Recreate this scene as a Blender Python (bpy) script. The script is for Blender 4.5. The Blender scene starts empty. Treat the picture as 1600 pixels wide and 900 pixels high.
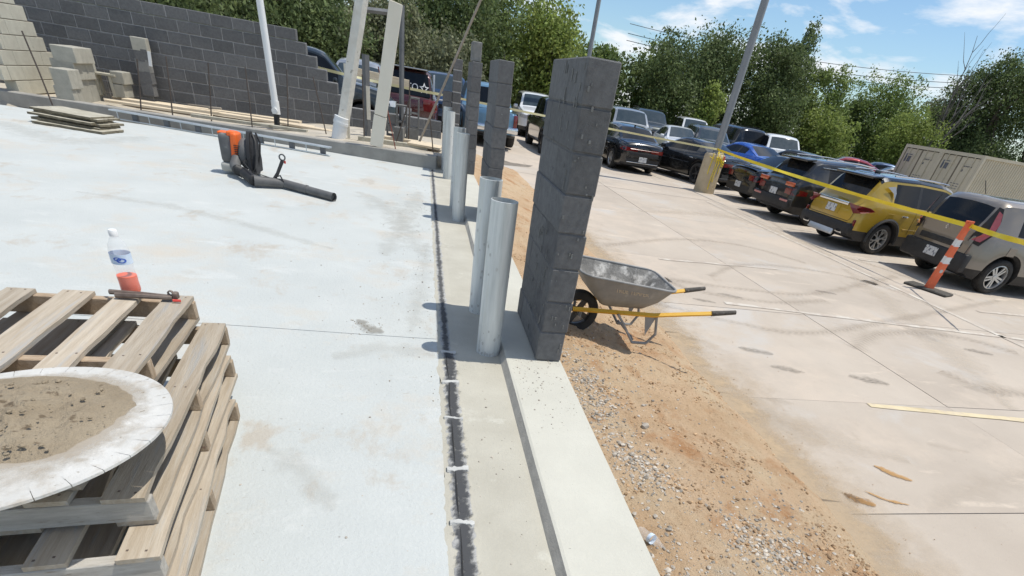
import bpy, bmesh, math, random
import numpy as np
from mathutils import Vector, Matrix, noise as mnoise
random.seed(7); rng = np.random.default_rng(7)
S = bpy.context.scene
COL = S.collection
# ---------------------------------------------------------------- camera
EYE = 1.475
YAW, PIT, ROL, FOC, CX, CY = 0.257061075, 0.625350384, 0.175375753, 772.085757, 813.131541, 701.737510
def cam_axes():
    cy, sy, cp, sp = math.cos(YAW), math.sin(YAW), math.cos(PIT), math.sin(PIT)
    f = Vector((sy*cp, cy*cp, -sp)); r0 = Vector((cy, -sy, 0)); u0 = r0.cross(f)
    c, s = math.cos(ROL), math.sin(ROL)
    return c*r0 + s*u0, -s*r0 + c*u0, f
CR, CU, CF = cam_axes()
camd = bpy.data.cameras.new('camera'); cam = bpy.data.objects.new('camera', camd); COL.objects.link(cam)
camd.sensor_width = 36; camd.lens = FOC/1600*36
camd.shift_x = (800-CX)/1600; camd.shift_y = (CY-450)/1600
camd.clip_start = 0.05; camd.clip_end = 3000
M = Matrix((CR, CU, -CF)).transposed().to_4x4(); M.translation = (0, 0, EYE)
cam.matrix_world = M
S.camera = cam
# survey helpers: where a sight line meets a level (z), or an upright plane (y / x)
def ray(px, py): return CF + CR*((px-CX)/FOC) - CU*((py-CY)/FOC)
def atz(px, py, z=0.0):
    d = ray(px, py); t = (z-EYE)/d.z; return Vector((d.x*t, d.y*t, z))
def aty(px, py, y):
    d = ray(px, py); t = y/d.y; return Vector((d.x*t, y, EYE+d.z*t))
# ---------------------------------------------------------------- world, sun, exposure
SUN = Vector((0.36, -0.022, 0.93)).normalized()
elev = math.asin(SUN.z); azim = math.atan2(SUN.x, SUN.y)
W = bpy.data.worlds.new("World"); S.world = W; W.use_nodes = True
nt = W.node_tree; nt.nodes.clear()
def wn(t, **k):
    n = nt.nodes.new(t)
    for a, b in k.items(): setattr(n, a, b)
    return n
out = wn('ShaderNodeOutputWorld'); bg = wn('ShaderNodeBackground'); bg.inputs[1].default_value = 0.12
sky = wn('ShaderNodeTexSky', sky_type='NISHITA'); sky.sun_disc = False
sky.sun_elevation = elev; sky.sun_rotation = azim; sky.air_density = 1.0; sky.dust_density = .35; sky.ozone_density = 1.4
tc = wn('ShaderNodeTexCoord'); sep = wn('ShaderNodeSeparateXYZ'); nt.links.new(tc.outputs['Generated'], sep.inputs[0])
mx = wn('ShaderNodeMath', operation='MAXIMUM'); nt.links.new(sep.outputs[2], mx.inputs[0]); mx.inputs[1].default_value = 0.0
ad = wn('ShaderNodeMath', operation='ADD'); nt.links.new(mx.outputs[0], ad.inputs[0]); ad.inputs[1].default_value = 0.22
dv = wn('ShaderNodeVectorMath', operation='DIVIDE'); nt.links.new(tc.outputs['Generated'], dv.inputs[0])
cmb = wn('ShaderNodeCombineXYZ')
for i in range(3): nt.links.new(ad.outputs[0], cmb.inputs[i])
nt.links.new(cmb.outputs[0], dv.inputs[1])
mp = wn('ShaderNodeMapping'); nt.links.new(dv.outputs[0], mp.inputs[0]); mp.inputs['Scale'].default_value = (1, 1, 1.7); mp.inputs['Location'].default_value = (3.1, 0.4, 0)
n1 = wn('ShaderNodeTexNoise'); n1.inputs['Scale'].default_value = 2.3; n1.inputs['Detail'].default_value = 9; n1.inputs['Roughness'].default_value = .56; n1.inputs['Distortion'].default_value = .25
nt.links.new(mp.outputs[0], n1.inputs['Vector'])
rp = wn('ShaderNodeValToRGB'); rp.color_ramp.elements[0].position = .475; rp.color_ramp.elements[0].color = (0, 0, 0, 1)
rp.color_ramp.elements[1].position = .61; rp.color_ramp.elements[1].color = (.92, .92, .92, 1); nt.links.new(n1.outputs['Fac'], rp.inputs[0])
mixc = wn('ShaderNodeMixRGB'); nt.links.new(rp.outputs[0], mixc.inputs[0])
sc_ = wn('ShaderNodeMixRGB', blend_type='MULTIPLY'); sc_.inputs[0].default_value = 1; nt.links.new(sky.outputs[0], sc_.inputs[1]); sc_.inputs[2].default_value = (.80, .93, 1.03, 1)
nt.links.new(sc_.outputs[0], mixc.inputs[1]); mixc.inputs[2].default_value = (7.6, 7.8, 8.1, 1)
nt.links.new(mixc.outputs[0], bg.inputs[0]); nt.links.new(bg.outputs[0], out.inputs[0])
sl = bpy.data.lights.new('sun', 'SUN'); sl.energy = 3.7; sl.angle = math.radians(.53); sl.color = (1, .955, .87)
so = bpy.data.objects.new('sun', sl); COL.objects.link(so); so.rotation_euler = SUN.to_track_quat('Z', 'Y').to_euler(); so.location = (4, -2, 20)
S.view_settings.view_transform = 'Standard'; S.view_settings.look = 'None'; S.view_settings.gamma = 1; S.view_settings.exposure = 0.10
# ---------------------------------------------------------------- materials
def lin(r, g, b):
    f = lambda c: c/12.92 if c <= .04045 else ((c+.055)/1.055)**2.4
    return (f(r/255), f(g/255), f(b/255), 1)
MATS = {}
def mat(name, a, b=None, rough=.8, metal=0., scale=5., bump=.0, bscale=60., spots=None, spot_scale=40., spot_cut=.62, rnd=.0, coat=0., trans=0., stretch=None, dust=None, dust_cut=.55, dust_scale=3., detail=6, spec=.4, island=False, alpha=1., layers=(), bdist=.02):
    if name in MATS: return MATS[name]
    m = bpy.data.materials.new(name); m.use_nodes = True; MATS[name] = m
    t = m.node_tree; N = t.nodes; L = t.links; p = N['Principled BSDF']
    p.inputs['Roughness'].default_value = rough; p.inputs['Metallic'].default_value = metal
    p.inputs['Specular IOR Level'].default_value = spec
    p.inputs['Coat Weight'].default_value = coat; p.inputs['Coat Roughness'].default_value = .06
    p.inputs['Transmission Weight'].default_value = trans
    if alpha < 1: p.inputs['Alpha'].default_value = alpha
    b = b or a
    tc = N.new('ShaderNodeTexCoord'); vec = tc.outputs['Object']
    oi = N.new('ShaderNodeObjectInfo')
    if rnd or stretch:
        mpn = N.new('ShaderNodeMapping'); L.new(vec, mpn.inputs[0])
        if stretch: mpn.inputs['Scale'].default_value = stretch
        if rnd:
            mm = N.new('ShaderNodeMath'); mm.operation = 'MULTIPLY'; L.new(oi.outputs['Random'], mm.inputs[0]); mm.inputs[1].default_value = 37.
            cb = N.new('ShaderNodeCombineXYZ')
            for i in range(3): L.new(mm.outputs[0], cb.inputs[i])
            L.new(cb.outputs[0], mpn.inputs['Location'])
        vec = mpn.outputs[0]
    nz = N.new('ShaderNodeTexNoise'); nz.inputs['Scale'].default_value = scale; nz.inputs['Detail'].default_value = detail; nz.inputs['Roughness'].default_value = .62; L.new(vec, nz.inputs['Vector'])
    rp = N.new('ShaderNodeValToRGB'); rp.color_ramp.elements[0].position = .32; rp.color_ramp.elements[1].position = .68
    rp.color_ramp.elements[0].color = a; rp.color_ramp.elements[1].color = b; L.new(nz.outputs['Fac'], rp.inputs[0])
    c = rp.outputs[0]
    if dust:
        n3 = N.new('ShaderNodeTexNoise'); n3.inputs['Scale'].default_value = dust_scale; n3.inputs['Detail'].default_value = 8; n3.inputs['Roughness'].default_value = .7; L.new(vec, n3.inputs['Vector'])
        r3 = N.new('ShaderNodeValToRGB'); r3.color_ramp.elements[0].position = dust_cut; r3.color_ramp.elements[1].position = min(1, dust_cut+.14); L.new(n3.outputs['Fac'], r3.inputs[0])
        mxn = N.new('ShaderNodeMixRGB'); L.new(r3.outputs[0], mxn.inputs[0]); L.new(c, mxn.inputs[1]); mxn.inputs[2].default_value = dust; c = mxn.outputs[0]
    if spots:
        n2 = N.new('ShaderNodeTexNoise'); n2.inputs['Scale'].default_value = spot_scale; n2.inputs['Detail'].default_value = 3; L.new(vec, n2.inputs['Vector'])
        r2 = N.new('ShaderNodeValToRGB'); r2.color_ramp.elements[0].position = spot_cut; r2.color_ramp.elements[1].position = min(1, spot_cut+.06); L.new(n2.outputs['Fac'], r2.inputs[0])
        mxn = N.new('ShaderNodeMixRGB'); L.new(r2.outputs[0], mxn.inputs[0]); L.new(c, mxn.inputs[1]); mxn.inputs[2].default_value = spots; c = mxn.outputs[0]
    for (lc, ls, lcut, lw, lst) in layers:      # further stains: colour, scale, threshold, softness, stretch
        v2 = vec
        if lst:
            m2 = N.new('ShaderNodeMapping'); L.new(vec, m2.inputs[0]); m2.inputs['Scale'].default_value = lst; m2.inputs['Location'].default_value = (ls*1.3, ls*.7, ls); v2 = m2.outputs[0]
        n4 = N.new('ShaderNodeTexNoise'); n4.inputs['Scale'].default_value = ls; n4.inputs['Detail'].default_value = 9; n4.inputs['Roughness'].default_value = .68; n4.inputs['Distortion'].default_value = .3; L.new(v2, n4.inputs['Vector'])
        r4 = N.new('ShaderNodeValToRGB'); r4.color_ramp.elements[0].position = lcut; r4.color_ramp.elements[1].position = min(1, lcut+lw); L.new(n4.outputs['Fac'], r4.inputs[0])
        mxn = N.new('ShaderNodeMixRGB'); L.new(r4.outputs[0], mxn.inputs[0]); L.new(c, mxn.inputs[1]); mxn.inputs[2].default_value = lc; c = mxn.outputs[0]
    if rnd:
        hs = N.new('ShaderNodeHueSaturation'); mr = N.new('ShaderNodeMapRange'); L.new(oi.outputs['Random'], mr.inputs[0]); mr.inputs[3].default_value = 1-rnd; mr.inputs[4].default_value = 1+rnd
        L.new(mr.outputs[0], hs.inputs['Value']); L.new(c, hs.inputs['Color']); c = hs.outputs[0]
    if island:
        ge = N.new('ShaderNodeNewGeometry'); hs = N.new('ShaderNodeHueSaturation'); mr = N.new('ShaderNodeMapRange'); L.new(ge.outputs['Random Per Island'], mr.inputs[0]); mr.inputs[3].default_value = .55; mr.inputs[4].default_value = 1.5
        L.new(mr.outputs[0], hs.inputs['Value']); L.new(c, hs.inputs['Color']); c = hs.outputs[0]
    L.new(c, p.inputs['Base Color'])
    if bump:
        nb = N.new('ShaderNodeTexNoise'); nb.inputs['Scale'].default_value = bscale; nb.inputs['Detail'].default_value = 5; nb.inputs['Roughness'].default_value = .7; L.new(vec, nb.inputs['Vector'])
        bn = N.new('ShaderNodeBump'); bn.inputs['Strength'].default_value = bump; bn.inputs['Distance'].default_value = bdist; L.new(nb.outputs['Fac'], bn.inputs['Height']); L.new(bn.outputs[0], p.inputs['Normal'])
    return m
G = lambda v, *k: (v, v, v, 1)
C = lambda *k: tuple(k)+(1,)
slab_m = mat('slab_concrete', C(.475,.498,.482), C(.535,.555,.535), .85, scale=1.1, bump=.35, bscale=45, dust=C(.53,.495,.43), dust_cut=.52, dust_scale=.8, spots=C(.30,.285,.26), spot_scale=30, spot_cut=.715, layers=((C(.46,.43,.375), 2.2, .575, .10, (1, .7, 1)), (C(.56,.575,.555), 3.1, .57, .14, (.7, 1.3, 1)), (C(.40,.385,.35), 7, .665, .05, (1, 2.2, 1)), (C(.43,.415,.38), 19, .66, .04, (1, 1.8, 1)), (C(.36,.34,.30), 75, .66, .05, None)))
ledge_m = mat('ledge_concrete', C(0.414,0.391,0.324), C(0.504,0.482,0.407), .85, scale=2.2, bump=.25, bscale=60, spots=C(0.270,0.255,0.219), spot_scale=45, spot_cut=.74, dust=C(0.594,0.582,0.507), dust_cut=.58, dust_scale=2.5)
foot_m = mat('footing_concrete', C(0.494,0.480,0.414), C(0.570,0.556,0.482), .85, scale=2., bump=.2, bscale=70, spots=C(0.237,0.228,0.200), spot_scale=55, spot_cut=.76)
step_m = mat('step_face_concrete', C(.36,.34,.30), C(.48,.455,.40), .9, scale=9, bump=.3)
curb_m = mat('curb_concrete', C(.27,.26,.235), C(.38,.365,.33), .9, scale=3, bump=.4, bscale=40, spots=C(.5,.48,.44), spot_scale=16, spot_cut=.7)
lot_m = mat('lot_concrete', C(.425,.365,.30), C(.505,.44,.365), .9, scale=.7, bump=.15, bscale=50, dust=C(.535,.455,.37), dust_cut=.5, dust_scale=.45, spots=C(.37,.31,.25), spot_scale=22, spot_cut=.72, rnd=.025, layers=((C(.49,.455,.41), .6, .56, .12, None), (C(.41,.345,.275), 2.6, .61, .10, (1, .5, 1)), (C(.62,.53,.43), 1.7, .60, .10, (.4, 1.4, 1)), (C(.36,.30,.24), 60, .665, .05, None)))
joint_m = mat('joint_dark', C(.16,.14,.115), C(.26,.225,.185), .95, scale=8)
dirt_m = mat('dirt_clay', C(0.471,0.319,0.184), C(0.581,0.420,0.269), .95, scale=2.3, bump=1., bscale=42, dust=C(0.548,0.416,0.269), dust_cut=.48, dust_scale=1.3, spots=C(0.329,0.192,0.099), spot_scale=17, spot_cut=.66, layers=((C(0.493,0.416,0.309), 1.25, .60, .08, None), (C(0.405,0.208,0.090), 1.9, .535, .14, None), (C(0.263,0.167,0.090), 48, .60, .07, None), (C(0.635,0.496,0.340), 70, .63, .05, None), (C(0.329,0.202,0.108), 7, .64, .07, None)), bdist=.028)
grass_m = mat('verge_grass', C(.07,.10,.03), C(.16,.17,.07), .95, scale=3, bump=.6, bscale=20)
gravel_m = mat('gravel_stone', C(.32,.285,.24), C(.47,.425,.36), .9, scale=30, island=True)
clod_m = mat('clay_clod', C(0.310,0.192,0.099), C(0.430,0.306,0.189), .95, scale=30, island=True)
tar_m = mat('joint_filler', C(.10,.103,.106), C(.24,.245,.245), .7, scale=26, bump=1., bscale=50, dust=C(.54,.53,.49), dust_cut=.515, dust_scale=14, spots=C(.4,.4,.39), spot_scale=90, spot_cut=.6)
smear_m = mat('mortar_smear', C(.45,.45,.43), C(.6,.6,.57), .9, scale=10, bump=.4)
black_m = mat('black_block', C(.118,.118,.119), C(.170,.170,.170), .92, scale=26, bump=.45, bscale=170, spots=C(.33,.33,.32), spot_scale=42, spot_cut=.72, rnd=.16, dust=C(.165,.165,.165), dust_cut=.6, dust_scale=5)
blackmort_m = mat('dark_mortar', C(.27,.265,.26), C(.40,.39,.38), .95, scale=12, bump=.5)
pilmort_m = mat('pillar_mortar', C(.10,.10,.104), C(.16,.16,.162), .95, scale=12, bump=.5)
litemort_m = mat('pale_mortar', C(.42,.41,.39), C(.55,.54,.51), .95, scale=12, bump=.5)
tan_m = mat('tan_block', C(0.470,0.446,0.367), C(0.560,0.537,0.446), .92, scale=6, bump=.5, bscale=70, rnd=.025, dust=C(0.414,0.412,0.350), dust_cut=.62, dust_scale=3)
tanmort_m = mat('tan_mortar', C(.20,.17,.135), C(.27,.23,.18), .95, scale=12)
grey_m = mat('grey_block', C(0.360,0.345,0.291), C(0.450,0.430,0.364), .92, scale=9, bump=.6, bscale=80, rnd=.10)
dgrey_m = mat('dark_grey_block', C(.17,.17,.163), C(.25,.247,.235), .92, scale=9, bump=.6, bscale=80, rnd=.15)
galv_m = mat('galvanised_steel', C(.42,.44,.43), C(.74,.76,.74), .5, .25, scale=9, bump=.1, bscale=20, stretch=(1.6, 1.6, .12), rnd=.05, dust=C(.60,.61,.57), dust_cut=.52, dust_scale=12, spots=C(.25,.25,.24), spot_scale=22, spot_cut=.72, layers=((C(.30,.31,.305), 6, .60, .06, (3, 3, .1)), (C(.74,.75,.73), 16, .62, .08, (1, 1, .3))))
steel_m = mat('stud_steel', C(.48,.53,.56), C(.66,.70,.72), .4, .6, scale=5)
rust_m = mat('rebar_rust', C(.075,.065,.058), C(.14,.11,.09), .8, .2, scale=30)
redrod_m = mat('red_rod', C(.17,.045,.035), C(.27,.09,.06), .8, scale=14)
wood_m = mat('pallet_wood', C(0.370,0.302,0.222), C(0.500,0.435,0.345), .85, scale=6, bump=.35, bscale=30, stretch=(9, .6, 9), rnd=.16, dust=C(0.477,0.450,0.392), dust_cut=.58, dust_scale=2.2, spots=C(0.169,0.118,0.072), spot_scale=9, spot_cut=.74, layers=((C(0.385,0.371,0.344), 2.5, .55, .12, None), (C(0.200,0.150,0.100), 7, .66, .04, (7, .25, 7)), (C(0.508,0.506,0.472), 14, .68, .05, None)))
woodend_m = mat('pallet_end_wood', C(.36,.26,.17), C(.50,.40,.29), .9, scale=8, bump=.5, bscale=40, stretch=(2, 9, 2), rnd=.15, spots=C(.22,.10,.08), spot_scale=6, spot_cut=.7)
redwood_m = mat('red_stained_wood', C(.66,.63,.57), C(.74,.71,.64), .9, scale=4, bump=.4, bscale=30, stretch=(1.2, 6, 6), dust=C(.45,.15,.13), dust_cut=.53, dust_scale=5)
greyend_m = mat('grey_stringer', C(.40,.37,.325), C(.56,.53,.475), .9, scale=7, bump=.5, bscale=40, stretch=(1.2, 8, 8), rnd=.1, layers=((C(.27,.22,.17), 9, .6, .08, None),))
lumber_m = mat('lumber', C(.60,.49,.34), C(.72,.62,.47), .85, scale=5, bump=.2, bscale=30, stretch=(.5, 8, 8), rnd=.12)
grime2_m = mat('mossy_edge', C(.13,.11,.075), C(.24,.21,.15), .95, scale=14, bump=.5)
grime_m = mat('stained_plywood', C(.40,.37,.285), C(.54,.51,.42), .92, scale=5, bump=.4, bscale=30, rnd=.12, dust=C(.22,.19,.13), dust_cut=.58, dust_scale=6)
brace_m = mat('weathered_stick', C(.27,.235,.185), C(.38,.33,.27), .9, scale=6, bump=.3)
pvc_m = mat('white_pvc', C(.72,.73,.72), C(.80,.80,.79), .35, scale=3, dust=C(.6,.58,.53), dust_cut=.62, dust_scale=4)
wrap_m = mat('plaster_wrap', C(.62,.585,.51), C(.74,.715,.65), .9, scale=5, bump=.9, bscale=18, spots=C(.40,.37,.31), spot_scale=13, spot_cut=.66)
foam_m = mat('cream_board', C(.70,.645,.53), C(.76,.71,.60), .85, scale=2, bump=.15)
post_m = mat('grey_steel_post', C(.12,.125,.13), C(.18,.185,.19), .6, .3, scale=6)
pole_m = mat('lamp_pole_paint', C(.24,.25,.26), C(.30,.31,.32), .5, .3, scale=3)
polebase_m = mat('pole_base_concrete', C(.46,.37,.235), C(.56,.46,.31), .9, scale=3, bump=.5, bscale=30, dust=C(.36,.27,.16), dust_cut=.58, dust_scale=2)
tape_m = mat('caution_tape', C(.78,.58,.015), C(.86,.68,.05), .45, scale=3)
tapew_m = mat('faded_tape', C(.68,.62,.30), C(.74,.70,.45), .5, scale=3)
tyre_m = mat('tyre_rubber', C(.022,.021,.020), C(.05,.047,.042), .85, scale=8, dust=C(.16,.135,.105), dust_cut=.6, dust_scale=5)
trim_m = mat('black_plastic', C(.020,.020,.021), C(.032,.032,.033), .55, scale=8)
under_m = mat('car_underside', C(.012,.012,.012), C(.02,.02,.02), .9)
glass_m = mat('car_glass', C(.008,.009,.010), C(.014,.015,.016), .07, spec=.32)
wglass_m = mat('windshield_glass', C(.03,.045,.055), C(.05,.065,.075), .035, spec=.45)
alloy_m = mat('alloy_wheel', C(.50,.50,.49), C(.60,.60,.59), .35, .7)
dalloy_m = mat('dark_wheel', C(.06,.06,.062), C(.09,.09,.09), .4, .6)
red_m = mat('red_lamp', C(.13,.008,.008), C(.20,.014,.013), .15, coat=1.)
clear_m = mat('clear_lamp', C(.55,.56,.57), C(.68,.69,.7), .12, coat=1., metal=.3)
chrome_m = mat('chrome', C(.65,.66,.67), C(.75,.76,.77), .16, .95)
plate_m = mat('licence_plate', C(.52,.53,.53), C(.62,.63,.63), .45, scale=30, spots=C(.16,.17,.2), spot_scale=26, spot_cut=.55, stretch=(1, 1, .6))
orange_m = mat('orange_plastic', C(.80,.13,.02), C(.86,.18,.04), .45, scale=5)
delin_m = mat('orange_post', C(.72,.13,.05), C(.80,.19,.08), .55, scale=6, dust=C(.6,.33,.22), dust_cut=.6, dust_scale=9)
reflect_m = mat('white_reflective', C(.66,.66,.64), C(.76,.76,.74), .4, scale=9)
rubber_m = mat('rubber_base', C(.045,.043,.038), C(.11,.10,.085), .9, scale=8, bump=.4)
bar_m = mat('barrow_steel', C(.22,.222,.22), C(.32,.315,.305), .65, .1, scale=6, dust=C(.42,.41,.385), dust_cut=.57, dust_scale=7, bump=.1, bscale=20)
barin_m = mat('barrow_inside', C(.15,.145,.135), C(.29,.28,.26), .85, scale=8, dust=C(.60,.58,.54), dust_cut=.50, dust_scale=9, bump=.5, bscale=25)
yelw_m = mat('yellow_handle', C(.68,.37,.025), C(.76,.46,.06), .55, scale=6, stretch=(.6, 8, 8))
grip_m = mat('worn_grip', C(.05,.045,.04), C(.12,.11,.095), .8, scale=20, dust=C(.45,.42,.38), dust_cut=.6, dust_scale=25)
cont_m = mat('container_paint', C(.50,.455,.345), C(.57,.52,.40), .7, scale=1.2, dust=C(.34,.29,.20), dust_cut=.6, dust_scale=1.2, rnd=.04)
contd_m = mat('container_gasket', C(.13,.115,.085), C(.2,.175,.13), .8)
mark_m = mat('container_marking', C(.10,.11,.13), C(.16,.17,.19), .8)
blade_m = mat('blade_steel', C(.52,.51,.475), C(.64,.63,.595), .75, 0, scale=5, dust=C(.45,.405,.34), dust_cut=.52, dust_scale=7, bump=.3, bscale=30, spots=C(.35,.32,.27), spot_scale=40, spot_cut=.68)
sand_m = mat('damp_sand', C(0.315,0.250,0.169), C(0.411,0.338,0.238), .95, scale=6, bump=.9, bscale=60, spots=C(0.192,0.146,0.094), spot_scale=20, spot_cut=.64, dust=C(0.437,0.376,0.274), dust_cut=.62, dust_scale=3)
pet_m = mat('clear_plastic', C(.86,.90,.93), None, .06, alpha=.16)
petl_m = mat('bottle_label', C(.50,.64,.82), C(.72,.80,.90), .4, scale=18)
juice_m = mat('red_drink', C(.88,.13,.035), C(.90,.155,.05), .3)
blu_m = mat('label_blue', C(.06,.14,.55), None, .4)
white_m = mat('white_plastic', C(.78,.78,.77), None, .4)
tool_m = mat('rusty_tool', C(.13,.10,.085), C(.25,.20,.165), .65, .4, scale=18)
paintw_m = mat('white_marking', C(.54,.49,.42), C(.64,.595,.52), .85, scale=7, dust=C(.47,.40,.33), dust_cut=.44, dust_scale=4)
painty_m = mat('yellow_marking', C(.60,.50,.30), C(.68,.58,.39), .85, scale=7, dust=C(.53,.445,.35), dust_cut=.47, dust_scale=4)
track_m = mat('tyre_dirt', C(.35,.295,.235), C(.45,.375,.30), .95, scale=6)
clay_m = mat('orange_clay_stain', C(.43,.26,.12), C(.50,.34,.19), .95, scale=6)
bark_m = mat('bark', C(.07,.055,.042), C(.14,.115,.09), .95, scale=6, bump=.6, bscale=20)
dead_m = mat('dead_wood', C(.10,.09,.085), C(.17,.155,.145), .95, scale=6)
wire_m = mat('cable', C(.10,.11,.13), None, .7)
def leafmat(name, a, b):
    m = mat(name, a, b, .6, scale=.55, island=True, spec=.25)
    t = m.node_tree; p = t.nodes['Principled BSDF']; o = t.nodes['Material Output']
    tr = t.nodes.new('ShaderNodeBsdfTranslucent'); ms = t.nodes.new('ShaderNodeMixShader'); ms.inputs[0].default_value = .36
    src = p.inputs['Base Color'].links[0].from_socket; t.links.new(src, tr.inputs[0])
    t.links.new(p.outputs[0], ms.inputs[1]); t.links.new(tr.outputs[0], ms.inputs[2]); t.links.new(ms.outputs[0], o.inputs[0])
    return m
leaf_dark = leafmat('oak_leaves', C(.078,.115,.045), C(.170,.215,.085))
leaf_mid = leafmat('elm_leaves', C(.115,.175,.046), C(.25,.31,.10))
leaf_lite = leafmat('willow_leaves', C(.16,.225,.05), C(.32,.37,.11))
leaf_olive = leafmat('dusty_leaves', C(.135,.15,.082), C(.25,.26,.15))
def film_mat(name, col, amax, nscale, gain=5., cut=.5, tread=0., slant=1.2, edge=False):
    # thin dust or mud lying on concrete: coverage fades at its rim (UV v) and breaks up with noise
    m = bpy.data.materials.new(name); m.use_nodes = True; t = m.node_tree; N, L = t.nodes, t.links; p = N['Principled BSDF']
    p.inputs['Base Color'].default_value = col; p.inputs['Roughness'].default_value = .95; p.inputs['Specular IOR Level'].default_value = .1
    uv = N.new('ShaderNodeUVMap'); sx = N.new('ShaderNodeSeparateXYZ'); L.new(uv.outputs[0], sx.inputs[0])
    def math_(op, a, b=None, clamp=False):
        n = N.new('ShaderNodeMath'); n.operation = op; n.use_clamp = clamp
        for i, q in enumerate((a, b)):
            if q is None: continue
            if isinstance(q, (int, float)): n.inputs[i].default_value = q
            else: L.new(q, n.inputs[i])
        return n.outputs[0]
    c = math_('ABSOLUTE', math_('SUBTRACT', sx.outputs[1], .5)); fade = math_('SUBTRACT', 1., sx.outputs[1]) if edge else math_('SUBTRACT', 1., math_('MULTIPLY', c, 2.))
    tc = N.new('ShaderNodeTexCoord'); nz = N.new('ShaderNodeTexNoise'); nz.inputs['Scale'].default_value = nscale; nz.inputs['Detail'].default_value = 8; nz.inputs['Roughness'].default_value = .7; L.new(tc.outputs['Object'], nz.inputs['Vector'])
    a = math_('MULTIPLY', math_('SUBTRACT', math_('ADD', math_('MULTIPLY', fade, .45), nz.outputs['Fac']), cut+.2), gain, True)
    if tread:
        w = math_('SINE', math_('MULTIPLY', math_('ADD', sx.outputs[0], math_('MULTIPLY', c, slant*.2)), 6.283*tread)); w = math_('ADD', math_('MULTIPLY', w, .9), .5, True); a = math_('MULTIPLY', a, math_('ADD', math_('MULTIPLY', w, .8), .2))
        e = math_('MULTIPLY', fade, 3., True); a = math_('MULTIPLY', a, e)
    if edge: a = math_('MULTIPLY', a, math_('MULTIPLY', fade, 3., True))
    L.new(math_('MULTIPLY', a, amax), p.inputs['Alpha']); return m
def paint(name, a, metal=.35, rough=.3): return mat(name, a, None, rough, metal, coat=1., dust=tuple(min(1, x*.85+.06) for x in a[:3])+(1,), dust_cut=.55, dust_scale=2.5)
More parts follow.
